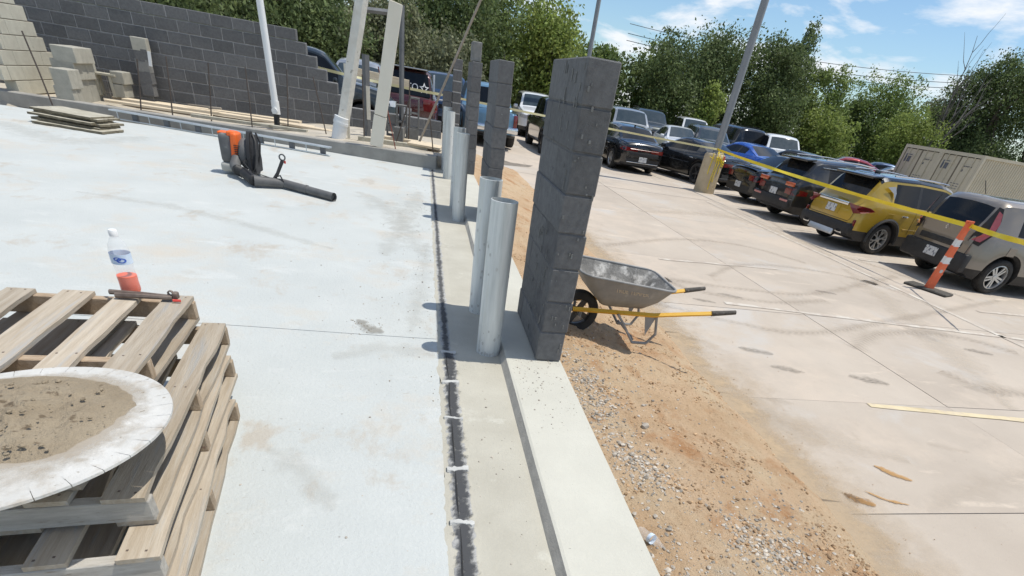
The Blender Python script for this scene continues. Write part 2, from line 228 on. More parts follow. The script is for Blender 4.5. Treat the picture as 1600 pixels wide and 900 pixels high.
# ---------------------------------------------------------------- mesh helpers
class MB:
    def __init__(s): s.v = []; s.f = []; s.mi = []
    def add(s, vs, fs, mi=0):
        o = len(s.v); s.v += [tuple(x) for x in vs]
        for f in fs: s.f.append([i+o for i in f]); s.mi.append(mi)
        return s
    def box(s, c, d, rot=None, mi=0, taper=(1, 1)):
        x, y, z = d[0]/2, d[1]/2, d[2]/2; tx, ty = taper
        vs = [Vector(q) for q in ((-x,-y,-z),(x,-y,-z),(x,y,-z),(-x,y,-z),(-x*tx,-y*ty,z),(x*tx,-y*ty,z),(x*tx,y*ty,z),(-x*tx,y*ty,z))]
        if rot is not None:
            R = rot if isinstance(rot, Matrix) else Matrix.Rotation(rot, 3, 'Z'); vs = [R @ q for q in vs]
        return s.add([q+Vector(c) for q in vs], [(0,3,2,1),(4,5,6,7),(0,1,5,4),(1,2,6,5),(2,3,7,6),(3,0,4,7)], mi)
    def cbox(s, c, d, b=.006, rot=None, mi=0):      # box with chamfered edges
        bm = bmesh.new(); bmesh.ops.create_cube(bm, size=1)
        for v in bm.verts: v.co = Vector((v.co.x*d[0], v.co.y*d[1], v.co.z*d[2]))
        bmesh.ops.bevel(bm, geom=bm.edges[:], offset=b, segments=1, affect='EDGES')
        R = Matrix.Identity(3) if rot is None else (rot if isinstance(rot, Matrix) else Matrix.Rotation(rot, 3, 'Z'))
        bm.verts.index_update()
        s.add([R @ v.co+Vector(c) for v in bm.verts], [[v.index for v in f.verts] for f in bm.faces], mi); bm.free(); return s
    def rbox(s, c, d, b, seg=3, rot=None, mi=0):    # rounded box
        bm = bmesh.new(); bmesh.ops.create_cube(bm, size=1)
        for v in bm.verts: v.co = Vector((v.co.x*d[0], v.co.y*d[1], v.co.z*d[2]))
        bmesh.ops.bevel(bm, geom=bm.edges[:], offset=b, segments=seg, profile=.5, affect='EDGES')
        R = Matrix.Identity(3) if rot is None else (rot if isinstance(rot, Matrix) else Matrix.Rotation(rot, 3, 'Z'))
        bm.verts.index_update()
        s.add([R @ v.co+Vector(c) for v in bm.verts], [[v.index for v in f.verts] for f in bm.faces], mi); bm.free(); return s
    def tube(s, pts, r, n=8, cap=True, mi=0, hollow=False):
        pts = [Vector(p) for p in pts]; rs = r if isinstance(r, (list, tuple)) else [r]*len(pts)
        up = Vector((0, 0, 1)); rings = []; o = len(s.v)
        prev = None
        for i, p in enumerate(pts):
            d = (pts[min(i+1, len(pts)-1)]-pts[max(i-1, 0)]).normalized()
            if prev is None:
                a = d.cross(up); a = a.normalized() if a.length > 1e-3 else Vector((1, 0, 0))
            else: a = (prev - d*prev.dot(d)).normalized()
            prev = a; b = d.cross(a)
            for k in range(n):
                t = 2*math.pi*k/n; s.v.append(tuple(p+(a*math.cos(t)+b*math.sin(t))*rs[i]))
        for i in range(len(pts)-1):
            for k in range(n):
                k2 = (k+1) % n; s.f.append([o+i*n+k, o+i*n+k2, o+(i+1)*n+k2, o+(i+1)*n+k]); s.mi.append(mi)
        if cap:
            s.f.append([o+k for k in range(n)][::-1]); s.f.append([o+(len(pts)-1)*n+k for k in range(n)]); s.mi += [mi, mi]
        return s
    def lathe(s, prof, n=24, c=(0, 0, 0), axis='z', mi=0, closed=False):
        o = len(s.v); c = Vector(c)
        for r, z in prof:
            for k in range(n):
                t = 2*math.pi*k/n; a, b = r*math.cos(t), r*math.sin(t)
                q = {'z': (a, b, z), 'y': (a, z, b), 'x': (z, a, b)}[axis]; s.v.append(tuple(c+Vector(q)))
        m = len(prof); rng_ = range(m if closed else m-1)
        for i in rng_:
            j = (i+1) % m
            for k in range(n):
                k2 = (k+1) % n; s.f.append([o+i*n+k, o+i*n+k2, o+j*n+k2, o+j*n+k]); s.mi.append(mi)
        return s
    def prism(s, poly, a, b, plane='xy', mi=0):      # outline in a plane, extruded from a to b along the third axis
        n = len(poly); o = len(s.v)
        def q(p, h): return {'xy': (p[0], p[1], h), 'xz': (p[0], h, p[1]), 'yz': (h, p[0], p[1])}[plane]
        for h in (a, b):
            for p in poly: s.v.append(q(p, h))
        s.f.append([o+i for i in range(n)][::-1]); s.f.append([o+n+i for i in range(n)]); s.mi += [mi, mi]
        for i in range(n):
            j = (i+1) % n; s.f.append([o+i, o+j, o+n+j, o+n+i]); s.mi.append(mi)
        return s
    def mesh(s, name, mats, smooth=None):
        me = bpy.data.meshes.new(name); me.from_pydata(s.v, [], s.f)
        if not isinstance(mats, (list, tuple)): mats = [mats]
        for m in mats: me.materials.append(m)
        if len(mats) > 1: me.polygons.foreach_set('material_index', s.mi)
        bm = bmesh.new(); bm.from_mesh(me); bmesh.ops.recalc_face_normals(bm, faces=bm.faces[:])
        if smooth:
            a = math.radians(smooth)
            for f in bm.faces: f.smooth = True
            for e in bm.edges:
                if len(e.link_faces) == 2 and e.calc_face_angle(0) > a: e.smooth = False
        bm.to_mesh(me); bm.free(); return me
    def build(s, name, mats, parent=None, smooth=None, loc=(0, 0, 0), rz=0):
        return link(name, s.mesh(name, mats, smooth), parent, loc, rz)
def link(name, me, parent=None, loc=(0, 0, 0), rz=0):
    o = bpy.data.objects.new(name, me); COL.objects.link(o); o.location = loc
    if isinstance(rz, (int, float)): o.rotation_euler = (0, 0, rz)
    else: o.rotation_euler = rz
    if parent: o.parent = parent
    return o
def tag(o, label=None, cat=None, group=None, kind=None):
    if label: o['label'] = label
    if cat: o['category'] = cat
    if group: o['group'] = group
    if kind: o['kind'] = kind
    return o
def thing(name, label, cat, loc=(0, 0, 0), rz=0, group=None):
    o = bpy.data.objects.new(name, None); COL.objects.link(o); o.location = loc; o.rotation_euler = (0, 0, rz); o.empty_display_size = .2
    return tag(o, label, cat, group)
def sst(x): x = max(0., min(1., x)); return x*x*(3-2*x)
def nz3(x, y, z=0): return mnoise.noise(Vector((x, y, z)))
# ================================================================ SETTING
def lotz(x, y): return -.5 + .22*sst((6-x)/6)*sst((y-13)/6) + .14*sst((y-27)/8)
# base ground sheet to the horizon
def sheet(name, m, xs, ys, zf, kind='structure', smooth=60):
    b = MB(); nx = len(xs)
    for y in ys:
        for x in xs: b.v.append((x, y, zf(x, y)))
    for j in range(len(ys)-1):
        for i in range(nx-1):
            b.f.append([j*nx+i, j*nx+i+1, (j+1)*nx+i+1, (j+1)*nx+i]); b.mi.append(0)
    o = b.build(name, m, smooth=smooth); tag(o, kind=kind); return o
xs = [-600, -300, -120] + list(range(-60, 121, 3)) + [200, 400, 600]; ys = [-500, -100, -40] + list(range(-21, 90, 3)) + [140, 300, 500, 700]
sheet('grass_ground', grass_m, xs, ys, lambda x, y: lotz(x, y)-.06)
# paved car park: one base sheet (its joints show dark between the panels) with every panel a piece of its own
base = sheet('parking_lot', joint_m, [-14, -8, -4, 0, 2, 4, 6, 8, 12, 16, 24, 34, 44, 54], [-8, -4, 0, 4, 8, 12, 13, 14, 15, 16, 17, 18, 19, 20, 22, 24, 26, 28, 30, 32, 35, 38], lambda x, y: lotz(x, y)-.03)
pxs = [1.2, 5.25, 8.72, 12.4, 16.2, 20, 24, 28, 32, 37, 42, 48, 54]; pys = [-6, -2, 2.0, 3.52, 5.92, 8.2, 12.0, 15.6, 19.2, 22.8, 26.4, 30, 34, 38]
for i in range(len(pxs)-1):
    for j in range(len(pys)-1):
        x0, x1, y0, y1 = pxs[i], pxs[i+1], pys[j], pys[j+1]; g = .0035 if y0 < 10 else .007
        cx_, cy_ = (x0+x1)/2, (y0+y1)/2; b = MB()
        cs = [(x0+g, y0+g), (x1-g, y0+g), (x1-g, y1-g), (x0+g, y1-g)]
        dz = random.uniform(-.002, .002)
        b.add([(x-cx_, y-cy_, lotz(x, y)+dz) for x, y in cs]+[(x-cx_, y-cy_, lotz(x, y)-.05) for x, y in cs], [(0,1,2,3),(4,5,1,0),(5,6,2,1),(6,7,3,2),(7,4,0,3)])
        b.build('paving_panel', lot_m, base, loc=(cx_, cy_, 0))
for i, xa in enumerate([-14, -9, -4, 1.2-5.2*0]):       # panels behind the block wall, left of the aisle
    if i == 3: break
    x0, x1 = xa+.01, [-9, -4, 1.2][i]-.01
    for y0, y1 in zip([14.6, 19.2, 22.8, 26.4, 30, 34], [19.2, 22.8, 26.4, 30, 34, 38]):
        b = MB(); yy = np.linspace(y0+.01, y1-.01, 5)
        for y in yy: b.v += [(x0, y, lotz(x0, y)), ((x0+x1)/2, y, lotz((x0+x1)/2, y)), (x1, y, lotz(x1, y))]
        for k in range(4):
            for q in range(2): b.f.append([k*3+q, k*3+q+1, k*3+q+4, k*3+q+3]); b.mi.append(0)
        b.build('paving_panel', lot_m, base)
def strip(name, m, x0, y0, x1, y1, w, z=.004, n=14, kind='structure', jag=.12):
    b = MB(); d = Vector((x1-x0, y1-y0, 0)); nn = Vector((-d.y, d.x, 0)).normalized()*w/2
    for k in range(n+1):
        p = Vector((x0, y0, 0))+d*k/n; a = 1+random.uniform(-jag, jag); c = 1+random.uniform(-jag, jag)
        for q in (p+nn*a, p-nn*c): b.v.append((q.x, q.y, lotz(q.x, q.y)+z+.002))
    for k in range(n): b.f.append([2*k, 2*k+1, 2*k+3, 2*k+2]); b.mi.append(0)
    return tag(b.build(name, m), kind=kind)
strip('stall_line', painty_m, 4.25, 3.475, 7.6, 3.18, .075)
strip('stall_line', paintw_m, 4.1, 6.1, 9.3, 5.66, .08, jag=.4)
strip('stall_line', paintw_m, 3.9, 8.05, 6.3, 8.25, .07, jag=.5)
strip('stall_line', paintw_m, 8.62, 1.0, 8.42, 15.4, .085, n=40, jag=.3)
for y in (6.9, 9.85, 12.6, 15.2, 17.9): strip('stall_line', paintw_m, 9.4, y, 14, y+.1, .09)
for x in (5.9, 8.6, 11.4, 14.1, 16.8): strip('stall_line', paintw_m, x, 19.5, x, 24.6, .09)
# tyre tread prints, scuffs and dust films lying on the concrete
def gp(px, py): v = atz(px, py, -.5); return (v.x, v.y)
def dens(pp, n=10):
    P = [Vector(p) for p in pp]; out = []
    for i in range(len(P)-1):
        p0, p1, p2, p3 = P[max(i-1, 0)], P[i], P[i+1], P[min(i+2, len(P)-1)]
        for k in range(n):
            t = k/n; out.append(.5*((2*p1)+(p2-p0)*t+(2*p0-5*p1+4*p2-p3)*t*t+(3*p1-p0-3*p2+p3)*t*t*t))
    return out+[P[-1]]
FZ = [0]
def film(name, path, w, m, z=-.4952, wob=.15, taper=False):
    P = [Vector(p) for p in path]; v = []; f = []; uv = []; u = 0; FZ[0] += 1; z += (FZ[0] % 8)*.0004
    for k, p in enumerate(P):
        a = P[min(k+1, len(P)-1)]-P[max(k-1, 0)]; nn = Vector((-a.y, a.x)).normalized()*w/2*(1+wob*nz3(k*.6, w*9))*(max(.12, math.sin(math.pi*(k+.3)/(len(P)-.4)))**.6 if taper else 1)
        if k: u += (p-P[k-1]).length
        for q in range(5): e = p+nn*(1-q*.5); v.append((e.x, e.y, z)); uv.append((u, q/4))
    for k in range(len(P)-1):
        for q in range(4): f.append((k*5+q, k*5+q+1, k*5+q+6, k*5+q+5))
    me = bpy.data.meshes.new(name); me.from_pydata(v, [], f); ul = me.uv_layers.new(name='UVMap')
    for l in me.loops: ul.data[l.index].uv = uv[l.vertex_index]
    me.materials.append(m); return tag(link(name, me), kind='stuff')
fm_track = film_mat('track_film', C(.30,.255,.205), .14, 5, 4., .42, 11.); fm_scuff = film_mat('scuff_film', C(.20,.18,.155), .5, 10, 5., .42, 13., 2.4); fm_dust = film_mat('dust_film', C(.44,.375,.30), .14, 3, 3., .46); fm_pale = film_mat('pale_film', C(.60,.53,.44), .4, 2.5, 3., .45); fm_clay = film_mat('clay_film', C(.47,.28,.12), .8, 15, 6., .46)
for pp, w in (([gp(930,385), gp(1060,374), gp(1160,384), gp(1260,412)], .26), ([gp(1040,436), gp(1160,452), gp(1260,460), gp(1340,446), gp(1400,432)], .26), ([gp(1110,432), gp(1160,414), gp(1260,421), gp(1370,445), gp(1480,490)], .22), ([gp(1030,434), gp(1090,455), gp(1200,472), gp(1290,470)], .24), ([gp(1335,545), gp(1375,521), gp(1480,524), gp(1590,552)], .32), ([gp(1470,580), gp(1540,608), gp(1640,620)], .32), ([gp(1010,470), gp(1130,500), gp(1260,520), gp(1400,500), gp(1560,470)], .24), ([gp(1180,330), gp(1260,380), gp(1380,420), gp(1520,470)], .24)):
    d_ = dens(pp, 14); film('dust_film', d_, w*1.7, fm_dust); film('tyre_track', d_, w, fm_track)
for (x, y, w, n) in ((1180,548,.22,5),(1357,594,.24,5),(1230,577,.2,4),(1535,610,.26,5),(1290,457,.2,4),(1528,550,.22,4),(1140,462,.2,4),(1100,470,.18,4),(1060,525,.24,4),(1210,625,.2,4),(1480,700,.2,4),(1440,640,.18,4)):
    c = Vector(gp(x, y)); film('scuff_mark', dens([c+Vector((-w*.85, w*.25)), c+Vector((-w*.3, w*.08)), c+Vector((w*.3, -w*.1)), c+Vector((w*.85, -w*.3))], 5), w*1.0, fm_scuff if y < 605 else fm_dust, taper=True)
for (pp, w, m) in (([gp(1318,772), gp(1340,782), gp(1368,790)], .16, fm_clay), ([gp(1365,728), gp(1395,742), gp(1425,752)], .12, fm_clay), ([gp(1350,768), gp(1385,782), gp(1420,790)], .05, fm_clay), ([gp(1190,640), gp(1300,690), gp(1420,720)], .5, fm_pale), ([gp(1320,420), gp(1450,520), gp(1580,640)], .9, fm_pale), ([gp(1000,330), gp(1150,340), gp(1300,400)], 1.2, fm_pale), ([gp(1450,800), gp(1530,760), gp(1620,740)], .5, fm_dust)): film('dust_film', dens(pp, 8), w, m, taper=True)
def lipx(y): return 2.80+.10*nz3(y*1.1, 4)+.05*nz3(y*4, 8)
fm_edge = film_mat('berm_film', C(.52,.395,.255), .9, 5, 3.2, .36, edge=True); fm_edge2 = film_mat('berm_film_wide', C(.54,.44,.32), .55, 2.4, 2.6, .42, edge=True)
ys_ = np.linspace(.6, 13, 120)
film('dirt_film', [(lipx(y)+.06, y) for y in ys_], .46, fm_edge, wob=0); film('dirt_film', [(lipx(y)+.30, y) for y in ys_], 1.0, fm_edge2, wob=0)
fm_slab = film_mat('slab_film', C(.42,.385,.325), .13, 7, 4., .47); fm_slab2 = film_mat('slab_spot', C(.26,.23,.185), .42, 22, 6., .48)
def gs(px, py): v = atz(px, py, 0); return (v.x, v.y)
for pp, w, m in (([gs(560,500), gs(580,515), gs(600,520)], .16, fm_slab2), ([gs(520,560), gs(600,545), gs(680,555)], .3, fm_slab), ([gs(600,400), gs(640,330), gs(655,300)], .5, fm_slab), ([gs(560,300), gs(610,330), gs(660,400)], .6, fm_slab), ([gs(640,520), gs(660,450), gs(668,380)], .25, fm_slab), ([gs(120,300), gs(300,330), gs(520,390)], .28, fm_slab), ([gs(0,190), gs(100,220), gs(230,215)], .9, fm_slab), ([gs(420,700), gs(480,745), gs(520,800)], .2, fm_slab)): film('dust_film', dens(pp, 8), w*1.3, m, .0045, taper=True)
# building pad with a sawn joint, footing ledge, raised outer strip
pad = MB().box((-4.93, 4.2, -.36), (10.10, 14.6, .6)).build('building_pad', slab_m); tag(pad, kind='structure')
def gridslab(name, x0, x1, y0, y1, z, m, step=.25, amp=.003):
    b = MB(); nx = max(2, int((x1-x0)/step)+1); ny = max(2, int((y1-y0)/step)+1)
    for j in range(ny):
        for i in range(nx):
            x = x0+(x1-x0)*i/(nx-1); y = y0+(y1-y0)*j/(ny-1); b.v.append((x, y, z+amp*nz3(x*1.5, y*1.5)))
    for j in range(ny-1):
        for i in range(nx-1): b.f.append([j*nx+i, j*nx+i+1, (j+1)*nx+i+1, (j+1)*nx+i]); b.mi.append(0)
    # skirts
    o = len(b.v)
    for (x, y) in ((x0, y0), (x1, y0), (x1, y1), (x0, y1)): b.v += [(x, y, z-.055)]
    cidx = [0, nx-1, nx*ny-1, nx*(ny-1)]
    edges = [[i for i in range(nx)], [nx-1+j*nx for j in range(ny)], [nx*ny-1-i for i in range(nx)], [nx*(ny-1)-j*nx for j in range(ny)]]
    for k, e in enumerate(edges): b.f.append([o+k, o+(k+1) % 4]+e[::-1]); b.mi.append(0)
    return b.build(name, m, pad, smooth=30)
gridslab('slab_panel', -9.9, .128, -2.9, 3.222, 0, slab_m); gridslab('slab_panel', -9.9, .128, 3.228, 11.3, 0, slab_m)
MB().box((.35, 4.8, -.32), (.38, 16.4, .64)).build('footing_ledge', ledge_m)['kind'] = 'structure'
b = MB(); prof = [(.534, -.64), (.534, 0.002), (.560, .046), (.574, .05), (.925, .05), (.933, .042), (.945, -.64)]
nseg = 40; y0, y1 = -3.4, 13.9
for k in range(nseg+1):
    y = y0+(y1-y0)*k/nseg
    for i, (x, z) in enumerate(prof): b.v.append((x+(.006*nz3(y*3, i) if i in (1, 2, 3) else 0), y, z+(.003*nz3(y*2, 7+i) if i > 0 and i < 5 else 0)))
for k in range(nseg):
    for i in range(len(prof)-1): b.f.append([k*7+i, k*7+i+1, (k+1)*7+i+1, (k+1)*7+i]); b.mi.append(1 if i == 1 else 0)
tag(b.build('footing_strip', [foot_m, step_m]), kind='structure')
# broken joint strip between pad and footing
jbase_m = mat('joint_mortar', C(.33,.33,.32), C(.52,.515,.49), .95, scale=18, bump=.6, bscale=60)
def rough_strip(name, m, x0, x1, ya, yb, z, step, ja, kind, gaps=None, hz=.006):
    b = MB(); n = int((yb-ya)/step); nx = 5
    for k in range(n+1):
        y = ya+(yb-ya)*k/n
        l = x0+ja*nz3(y*7, 1)+ja*.7*nz3(y*23, 2); r = x1+ja*nz3(y*7, 5)+ja*.9*nz3(y*25, 6)
        for i in range(nx):
            t = i/(nx-1); b.v.append((l+(r-l)*t, y, z+(hz*.6*random.uniform(-1, 1) if 0 < i < nx-1 else -.004)))
    for k in range(n):
        for i in range(nx-1): b.f.append([k*nx+i, k*nx+i+1, (k+1)*nx+i+1, (k+1)*nx+i]); b.mi.append(0)
    return tag(b.build(name, m, smooth=30), kind=kind)
rough_strip('joint_edge_mortar', ledge_m, .122, .256, .7, 11.0, .0035, .03, .022, 'structure', hz=.003)
rough_strip('expansion_joint', jbase_m, .148, .238, .7, 3.0, .006, .02, .008, 'structure', hz=.0015)
rough_strip('expansion_joint', jbase_m, .146, .214, 3.0, 10.6, .006, .03, .02, 'structure', hz=.0025)
fm_joint = film_mat('tar_film', C(.078,.080,.083), .93, 30, 5., .455); fm_joint2 = film_mat('tar_film_far', C(.10,.10,.10), .85, 18, 5., .50)
film('tar_patches', [(.196, y) for y in np.linspace(.7, 3.0, 60)], .12, fm_joint, .0085, .1); film('tar_patches', [(.178, y) for y in np.linspace(3.0, 10.6, 120)], .085, fm_joint2, .0095, .3)
crk = mat('crack', C(.02,.02,.02))
for ya, yb in ((.75, 1.42), (1.48, 1.78), (1.82, 2.2), (2.24, 2.62), (2.66, 2.98)):
    b = MB(); n = 12
    for k in range(n+1):
        y = ya+(yb-ya)*k/n; w = .003*math.sin(math.pi*k/n)+.0005; x = .179+.006*nz3(y*4, 9); b.v += [(x-w, y, .0125), (x+w, y, .0125)]
    for k in range(n): b.f.append([2*k, 2*k+1, 2*k+3, 2*k+2]); b.mi.append(0)
    tag(b.build('joint_crack', crk), kind='structure')
for y, w in ((2.62, .03), (1.80, .032), (2.23, .016), (1.45, .024), (3.02, .028)):
    b = MB(); n = 9
    for k in range(n+1):
        x = .142+.10*k/n; a = w*(.6+.5*random.random()); yy = y+.005*math.sin(k*.5+y*9); b.v += [(x, yy-a/2*random.uniform(.7, 1.2), .0135), (x, yy+a/2*random.uniform(.7, 1.2), .0135), (x, yy-a/2-.006, .003), (x, yy+a/2+.006, .003)]
    for k in range(n): i = 4*k; b.f += [[i, i+1, i+5, i+4], [i+2, i, i+4, i+6], [i+1, i+3, i+7, i+5]]; b.mi += [0]*3
    tag(b.build('mortar_smear', smear_m, smooth=50), kind='structure')
# dirt berm beside the footing
def dirtz(x, y):
    t = (x-.9)/(2.95-.9); z = -.085-.36*sst(t*.96)-.03*t+.030*nz3(x*2.1, y*2.1)*min(1, 3*(1.02-t))+.016*nz3(x*6, y*6)*min(1, 3*(1.02-t))+(.012*nz3(x*17, y*17)+.008*nz3(x*41, y*41))*min(1, 2*(1.02-t))
    e = 2.80+.10*nz3(y*1.1, 4)+.05*nz3(y*4, 8)
    return z if x < e-.3 else max(-.53, z-(x-(e-.3))*.26)
b = MB(); XS = np.linspace(.90, 3.15, 130); YS = np.concatenate([np.linspace(.6, 6, 300), np.linspace(6.1, 15.5, 60)])
for y in YS:
    for x in XS: b.v.append((x, y, dirtz(x, y)))
nx = len(XS)
for j in range(len(YS)-1):
    for i in range(nx-1): b.f.append([j*nx+i, j*nx+i+1, (j+1)*nx+i+1, (j+1)*nx+i]); b.mi.append(0)
tag(b.build('dirt_ground', dirt_m, smooth=80), kind='structure')
def stones(name, m, pts, smin, smax, seed):
    r = random.Random(seed); b = MB()
    ico = [(0,0,1),(.89,0,.45),(.28,.85,.45),(-.72,.53,.45),(-.72,-.53,.45),(.28,-.85,.45),(.72,.53,-.45),(-.28,.85,-.45),(-.89,0,-.45),(-.28,-.85,-.45),(.72,-.53,-.45),(0,0,-1)]
    fs = [(0,1,2),(0,2,3),(0,3,4),(0,4,5),(0,5,1),(1,6,2),(2,7,3),(3,8,4),(4,9,5),(5,10,1),(6,7,2),(7,8,3),(8,9,4),(9,10,5),(10,6,1),(11,7,6),(11,8,7),(11,9,8),(11,10,9),(11,6,10)]
    for x, y, z in pts:
        s_ = smin+(smax-smin)*r.random()**4; sx, sy, sz = s_*r.uniform(.7, 1.3), s_*r.uniform(.7, 1.3), s_*r.uniform(.45, .9); a = r.random()*6.28; ca, sa = math.cos(a), math.sin(a)
        b.add([(x+(ca*p[0]*sx-sa*p[1]*sy)*r.uniform(.7, 1.3), y+(sa*p[0]*sx+ca*p[1]*sy)*r.uniform(.85, 1.15), z+p[2]*sz+sz*.3) for p in ico], fs)
    me = bpy.data.meshes.new(name); me.from_pydata(b.v, [], b.f); me.materials.append(m)
    return tag(link(name, me), kind='stuff')
pts = []
for (cx_, cy_, sx, sy, n) in ((1.12,2.75,.12,.35,1500),(1.22,2.0,.12,.14,900),(1.75,1.45,.15,.15,1000),(1.3,1.05,.15,.15,400),(2.05,1.75,.22,.25,400),(1.5,3.2,.35,.5,500),(1.12,1.2,.07,.3,300)):
    for _ in range(n):
        x, y = random.gauss(cx_, sx), random.gauss(cy_, sy)
        if .97 < x < 2.75 and .5 < y: pts.append((x, y, dirtz(x, y)))
stones('gravel', gravel_m, pts, .003, .0135, 3)
pts = []
for _ in range(38000):
    x = .97+1.85*random.random(); y = .8+5.2*random.random()**1.4
    if nz3(x*2.3, y*2.3, 3)+.6*nz3(x*7, y*7, 5) > random.uniform(-.05, .75): pts.append((x, y, dirtz(x, y)))
for _ in range(700):
    x = .97+1.75*random.random(); y = 6+8*random.random(); pts.append((x, y, dirtz(x, y)))
stones('clay_clods', clod_m, pts, .0018, .013, 5)
pts = [(1.42, 2.43, dirtz(1.42, 2.43))]; stones('loose_rock', gravel_m, pts, .03, .031, 8)
pts = []
for _ in range(260):
    x, y = random.uniform(.58, .92), random.triangular(1.9, 3.0, 2.85); pts.append((x, y, .05))
for _ in range(160): pts.append((random.uniform(-2, .0), random.uniform(1.2, 7), 0))
for _ in range(90): pts.append((random.uniform(.17, .5), random.uniform(1.1, 3), 0))
lotpts = []
for _ in range(220):
    x, y = gp(random.uniform(1050, 1600), random.uniform(450, 890))
    if x > 2.9 and random.random() < .5: lotpts.append((x, y, -.5))
stones('grit', gravel_m, pts, .0015, .0065, 9)
stones('lot_grit', clod_m, lotpts, .0015, .005, 10)
pts = []
for _ in range(900):
    y = random.uniform(.9, 11); x = 2.72+.10*nz3(y*1.1, 4)+abs(random.gauss(0, .22))
    if x > 2.78: pts.append((x, y, -.497))
stones('spilled_clay', clod_m, pts, .0015, .006, 15)
pts = []
for _ in range(420):
    y = random.uniform(2.4, 9.5); pts.append((.12-abs(random.gauss(0, .22)), y, 0))
for cx_, cy_, n_, s_ in ((*atz(568, 512)[:2], 90, .07), (*atz(600, 470)[:2], 60, .2), (*atz(640, 400)[:2], 60, .15), (*atz(330, 262)[:2], 12, .3)):
    for _ in range(n_): pts.append((random.gauss(cx_, s_), random.gauss(cy_, s_), 0))
stones('slab_grit', mat('brown_grit', C(.22,.19,.15), C(.36,.32,.27), .95, island=True), [p for p in pts if p[0] < .125], .0015, .007, 17)
# ================================================================ BLOCKWORK
BM = {}
def blockmesh(l, d, h, m, b=.008):
    k = (round(l, 3), round(d, 3), round(h, 3), m.name)
    if k not in BM: BM[k] = MB().cbox((0, 0, 0), (l, d, h), b).mesh('block', m, 30)
    return BM[k]
def put(parent, me, p, rz=0, jit=.002, name='block'):
    return link(name, me, parent, (p[0]+random.uniform(-jit, jit), p[1]+random.uniform(-jit, jit), p[2]), rz+random.uniform(-.004, .004))
CH, CL = .203, .406
# back wall of black blocks: courses along x at y = 14
bw = thing('block_wall', 'long wall of black concrete blocks stepping down to the right behind the pad', 'wall', (-3.5, 14.1, -.05))
ends = [.42, .42, .42, -1.70, -1.88, -2.09, -2.28, -2.47, -2.645]
for c in range(9):
    z = CH*(c+.5); x1 = ends[c]; x = x1
    first = True
    while x > -9.0:
        l = CL
        put(bw, blockmesh(l-.016, .19, CH-.016, black_m), (x-l/2+3.5, 0, z)); x -= l
    L_ = x1-x
    MB().box((x1-L_/2+3.5-.006, 0, z), (L_-.02, .172, CH+(0 if c < 8 else -.012))).build('mortar', blackmort_m, bw)
# column at the far corner with pale fresh joints, and the dark stub beside it
cw = thing('block_pillar', 'black block pillar with pale fresh mortar joints at the far corner of the wall', 'pillar', (.73, 14.1, -.05), 0, 'black block pillars along the footing')
for c in range(9): put(cw, blockmesh(.19, .39, .19, black_m), (0, .1, CH*(c+.5)))
MB().box((0, .1, CH*4.5), (.182, .38, CH*9-.01)).build('mortar', litemort_m, cw)
sw = thing('block_stub', 'short dark stub of black blocks rising to the left of the pale jointed pillar', 'wall', (.52, 14.12, -.05))
for c in range(3, 6): put(sw, blockmesh(.20, .19, CH-.008, black_m), (0 if c > 3 else -.0, 0, CH*(c+.5)))
# three free-standing pillars beside the door openings
def pillar(label, x0, x1, y0, y1, n, h, cap=False, zb=.052):
    t = thing('block_pillar', label, 'pillar', ((x0+x1)/2, y0, zb), 0, 'black block pillars along the footing'); w = x1-x0; Ly = y1-y0
    for c in range(n):
        segs = [Ly*.415, Ly*.585] if c % 2 else [Ly*.8, Ly*.2]
        y = 0; jx = random.uniform(-.006, .006)
        for s_ in segs:
            put(t, blockmesh(w-.002, s_-.005, h-.006, black_m, .006), (jx, y+s_/2, h*(c+.5)), 0, .0015); y += s_
    MB().box((0, Ly/2, h*n/2), (w-.013, Ly-.018, h*n-.008)).build('mortar', pilmort_m, t)
    return t
p1_ = pillar('large near black block pillar standing beside the wheelbarrow', .755, .925, 2.885, 3.72, 8, .1985)
p2_ = pillar('middle black block pillar standing behind the two front steel pipes', .765, .935, 6.6, 7.5, 8, .2035)
p3_ = pillar('far black block pillar with one grey block laid loose on top', .765, .935, 10.35, 11.3, 8, .2065)
MB().box((0, 0, 0), (.004, .004, .07)).build('rebar_tip', rust_m, p2_, loc=(-.03, .01, 1.66))
gb = MB().cbox((0, 0, 0), (.155, .38, .26), .01).build('top_block', dgrey_m, None, loc=(.835, 10.62, .052+8*.2065+.131)); tag(gb, 'lighter grey block laid loose on top of the far pillar', 'block')
# drips of mortar on the near pillar
b = MB()
for k in range(46):
    z = random.uniform(.05, 1.55); y = random.uniform(.03, .5); l = random.uniform(.01, .06)
    b.box((-.0875, y, z), (.004, random.uniform(.004, .010), l))
for k in range(26):
    b.box((random.uniform(-.075, .075), -.002, random.uniform(.03, 1.55)), (random.uniform(.004, .012), .006, random.uniform(.006, .03)))
tag(b.build('mortar_drips', dgrey_m, p1_), kind='stuff')
# tan wall stepping down on the left, running along y
tw = thing('block_wall', 'sunlit tan concrete block wall with stair stepped end at the far left', 'wall', (-7.35, 12.0, .05))
tops = []
for (px, py) in ((86, 98), (72, 77), (57, 55), (39, 30), (22, 6)): pass
ends_t = [14.02-12, 13.96-12, 13.86-12, 13.70-12, 13.55-12, 13.40-12, 13.20-12, 12.95-12]
for c in range(8):
    y = ends_t[c]; z = CH*1.08*(c+.5); H_ = CH*1.08
    y0_ = .43 if c == 0 else .6*z-.05
    while y > y0_+.05:
        l = min(CL, y-y0_); put(tw, blockmesh(.19, l-.004, H_-.012, tan_m, .004), (0, y-l/2, z)); y -= l
    MB().box((0, (ends_t[c]-.012+y)/2, z), (.166, ends_t[c]-y-.03, H_+(0 if c < 7 else -.012))).build('mortar', tanmort_m, tw)
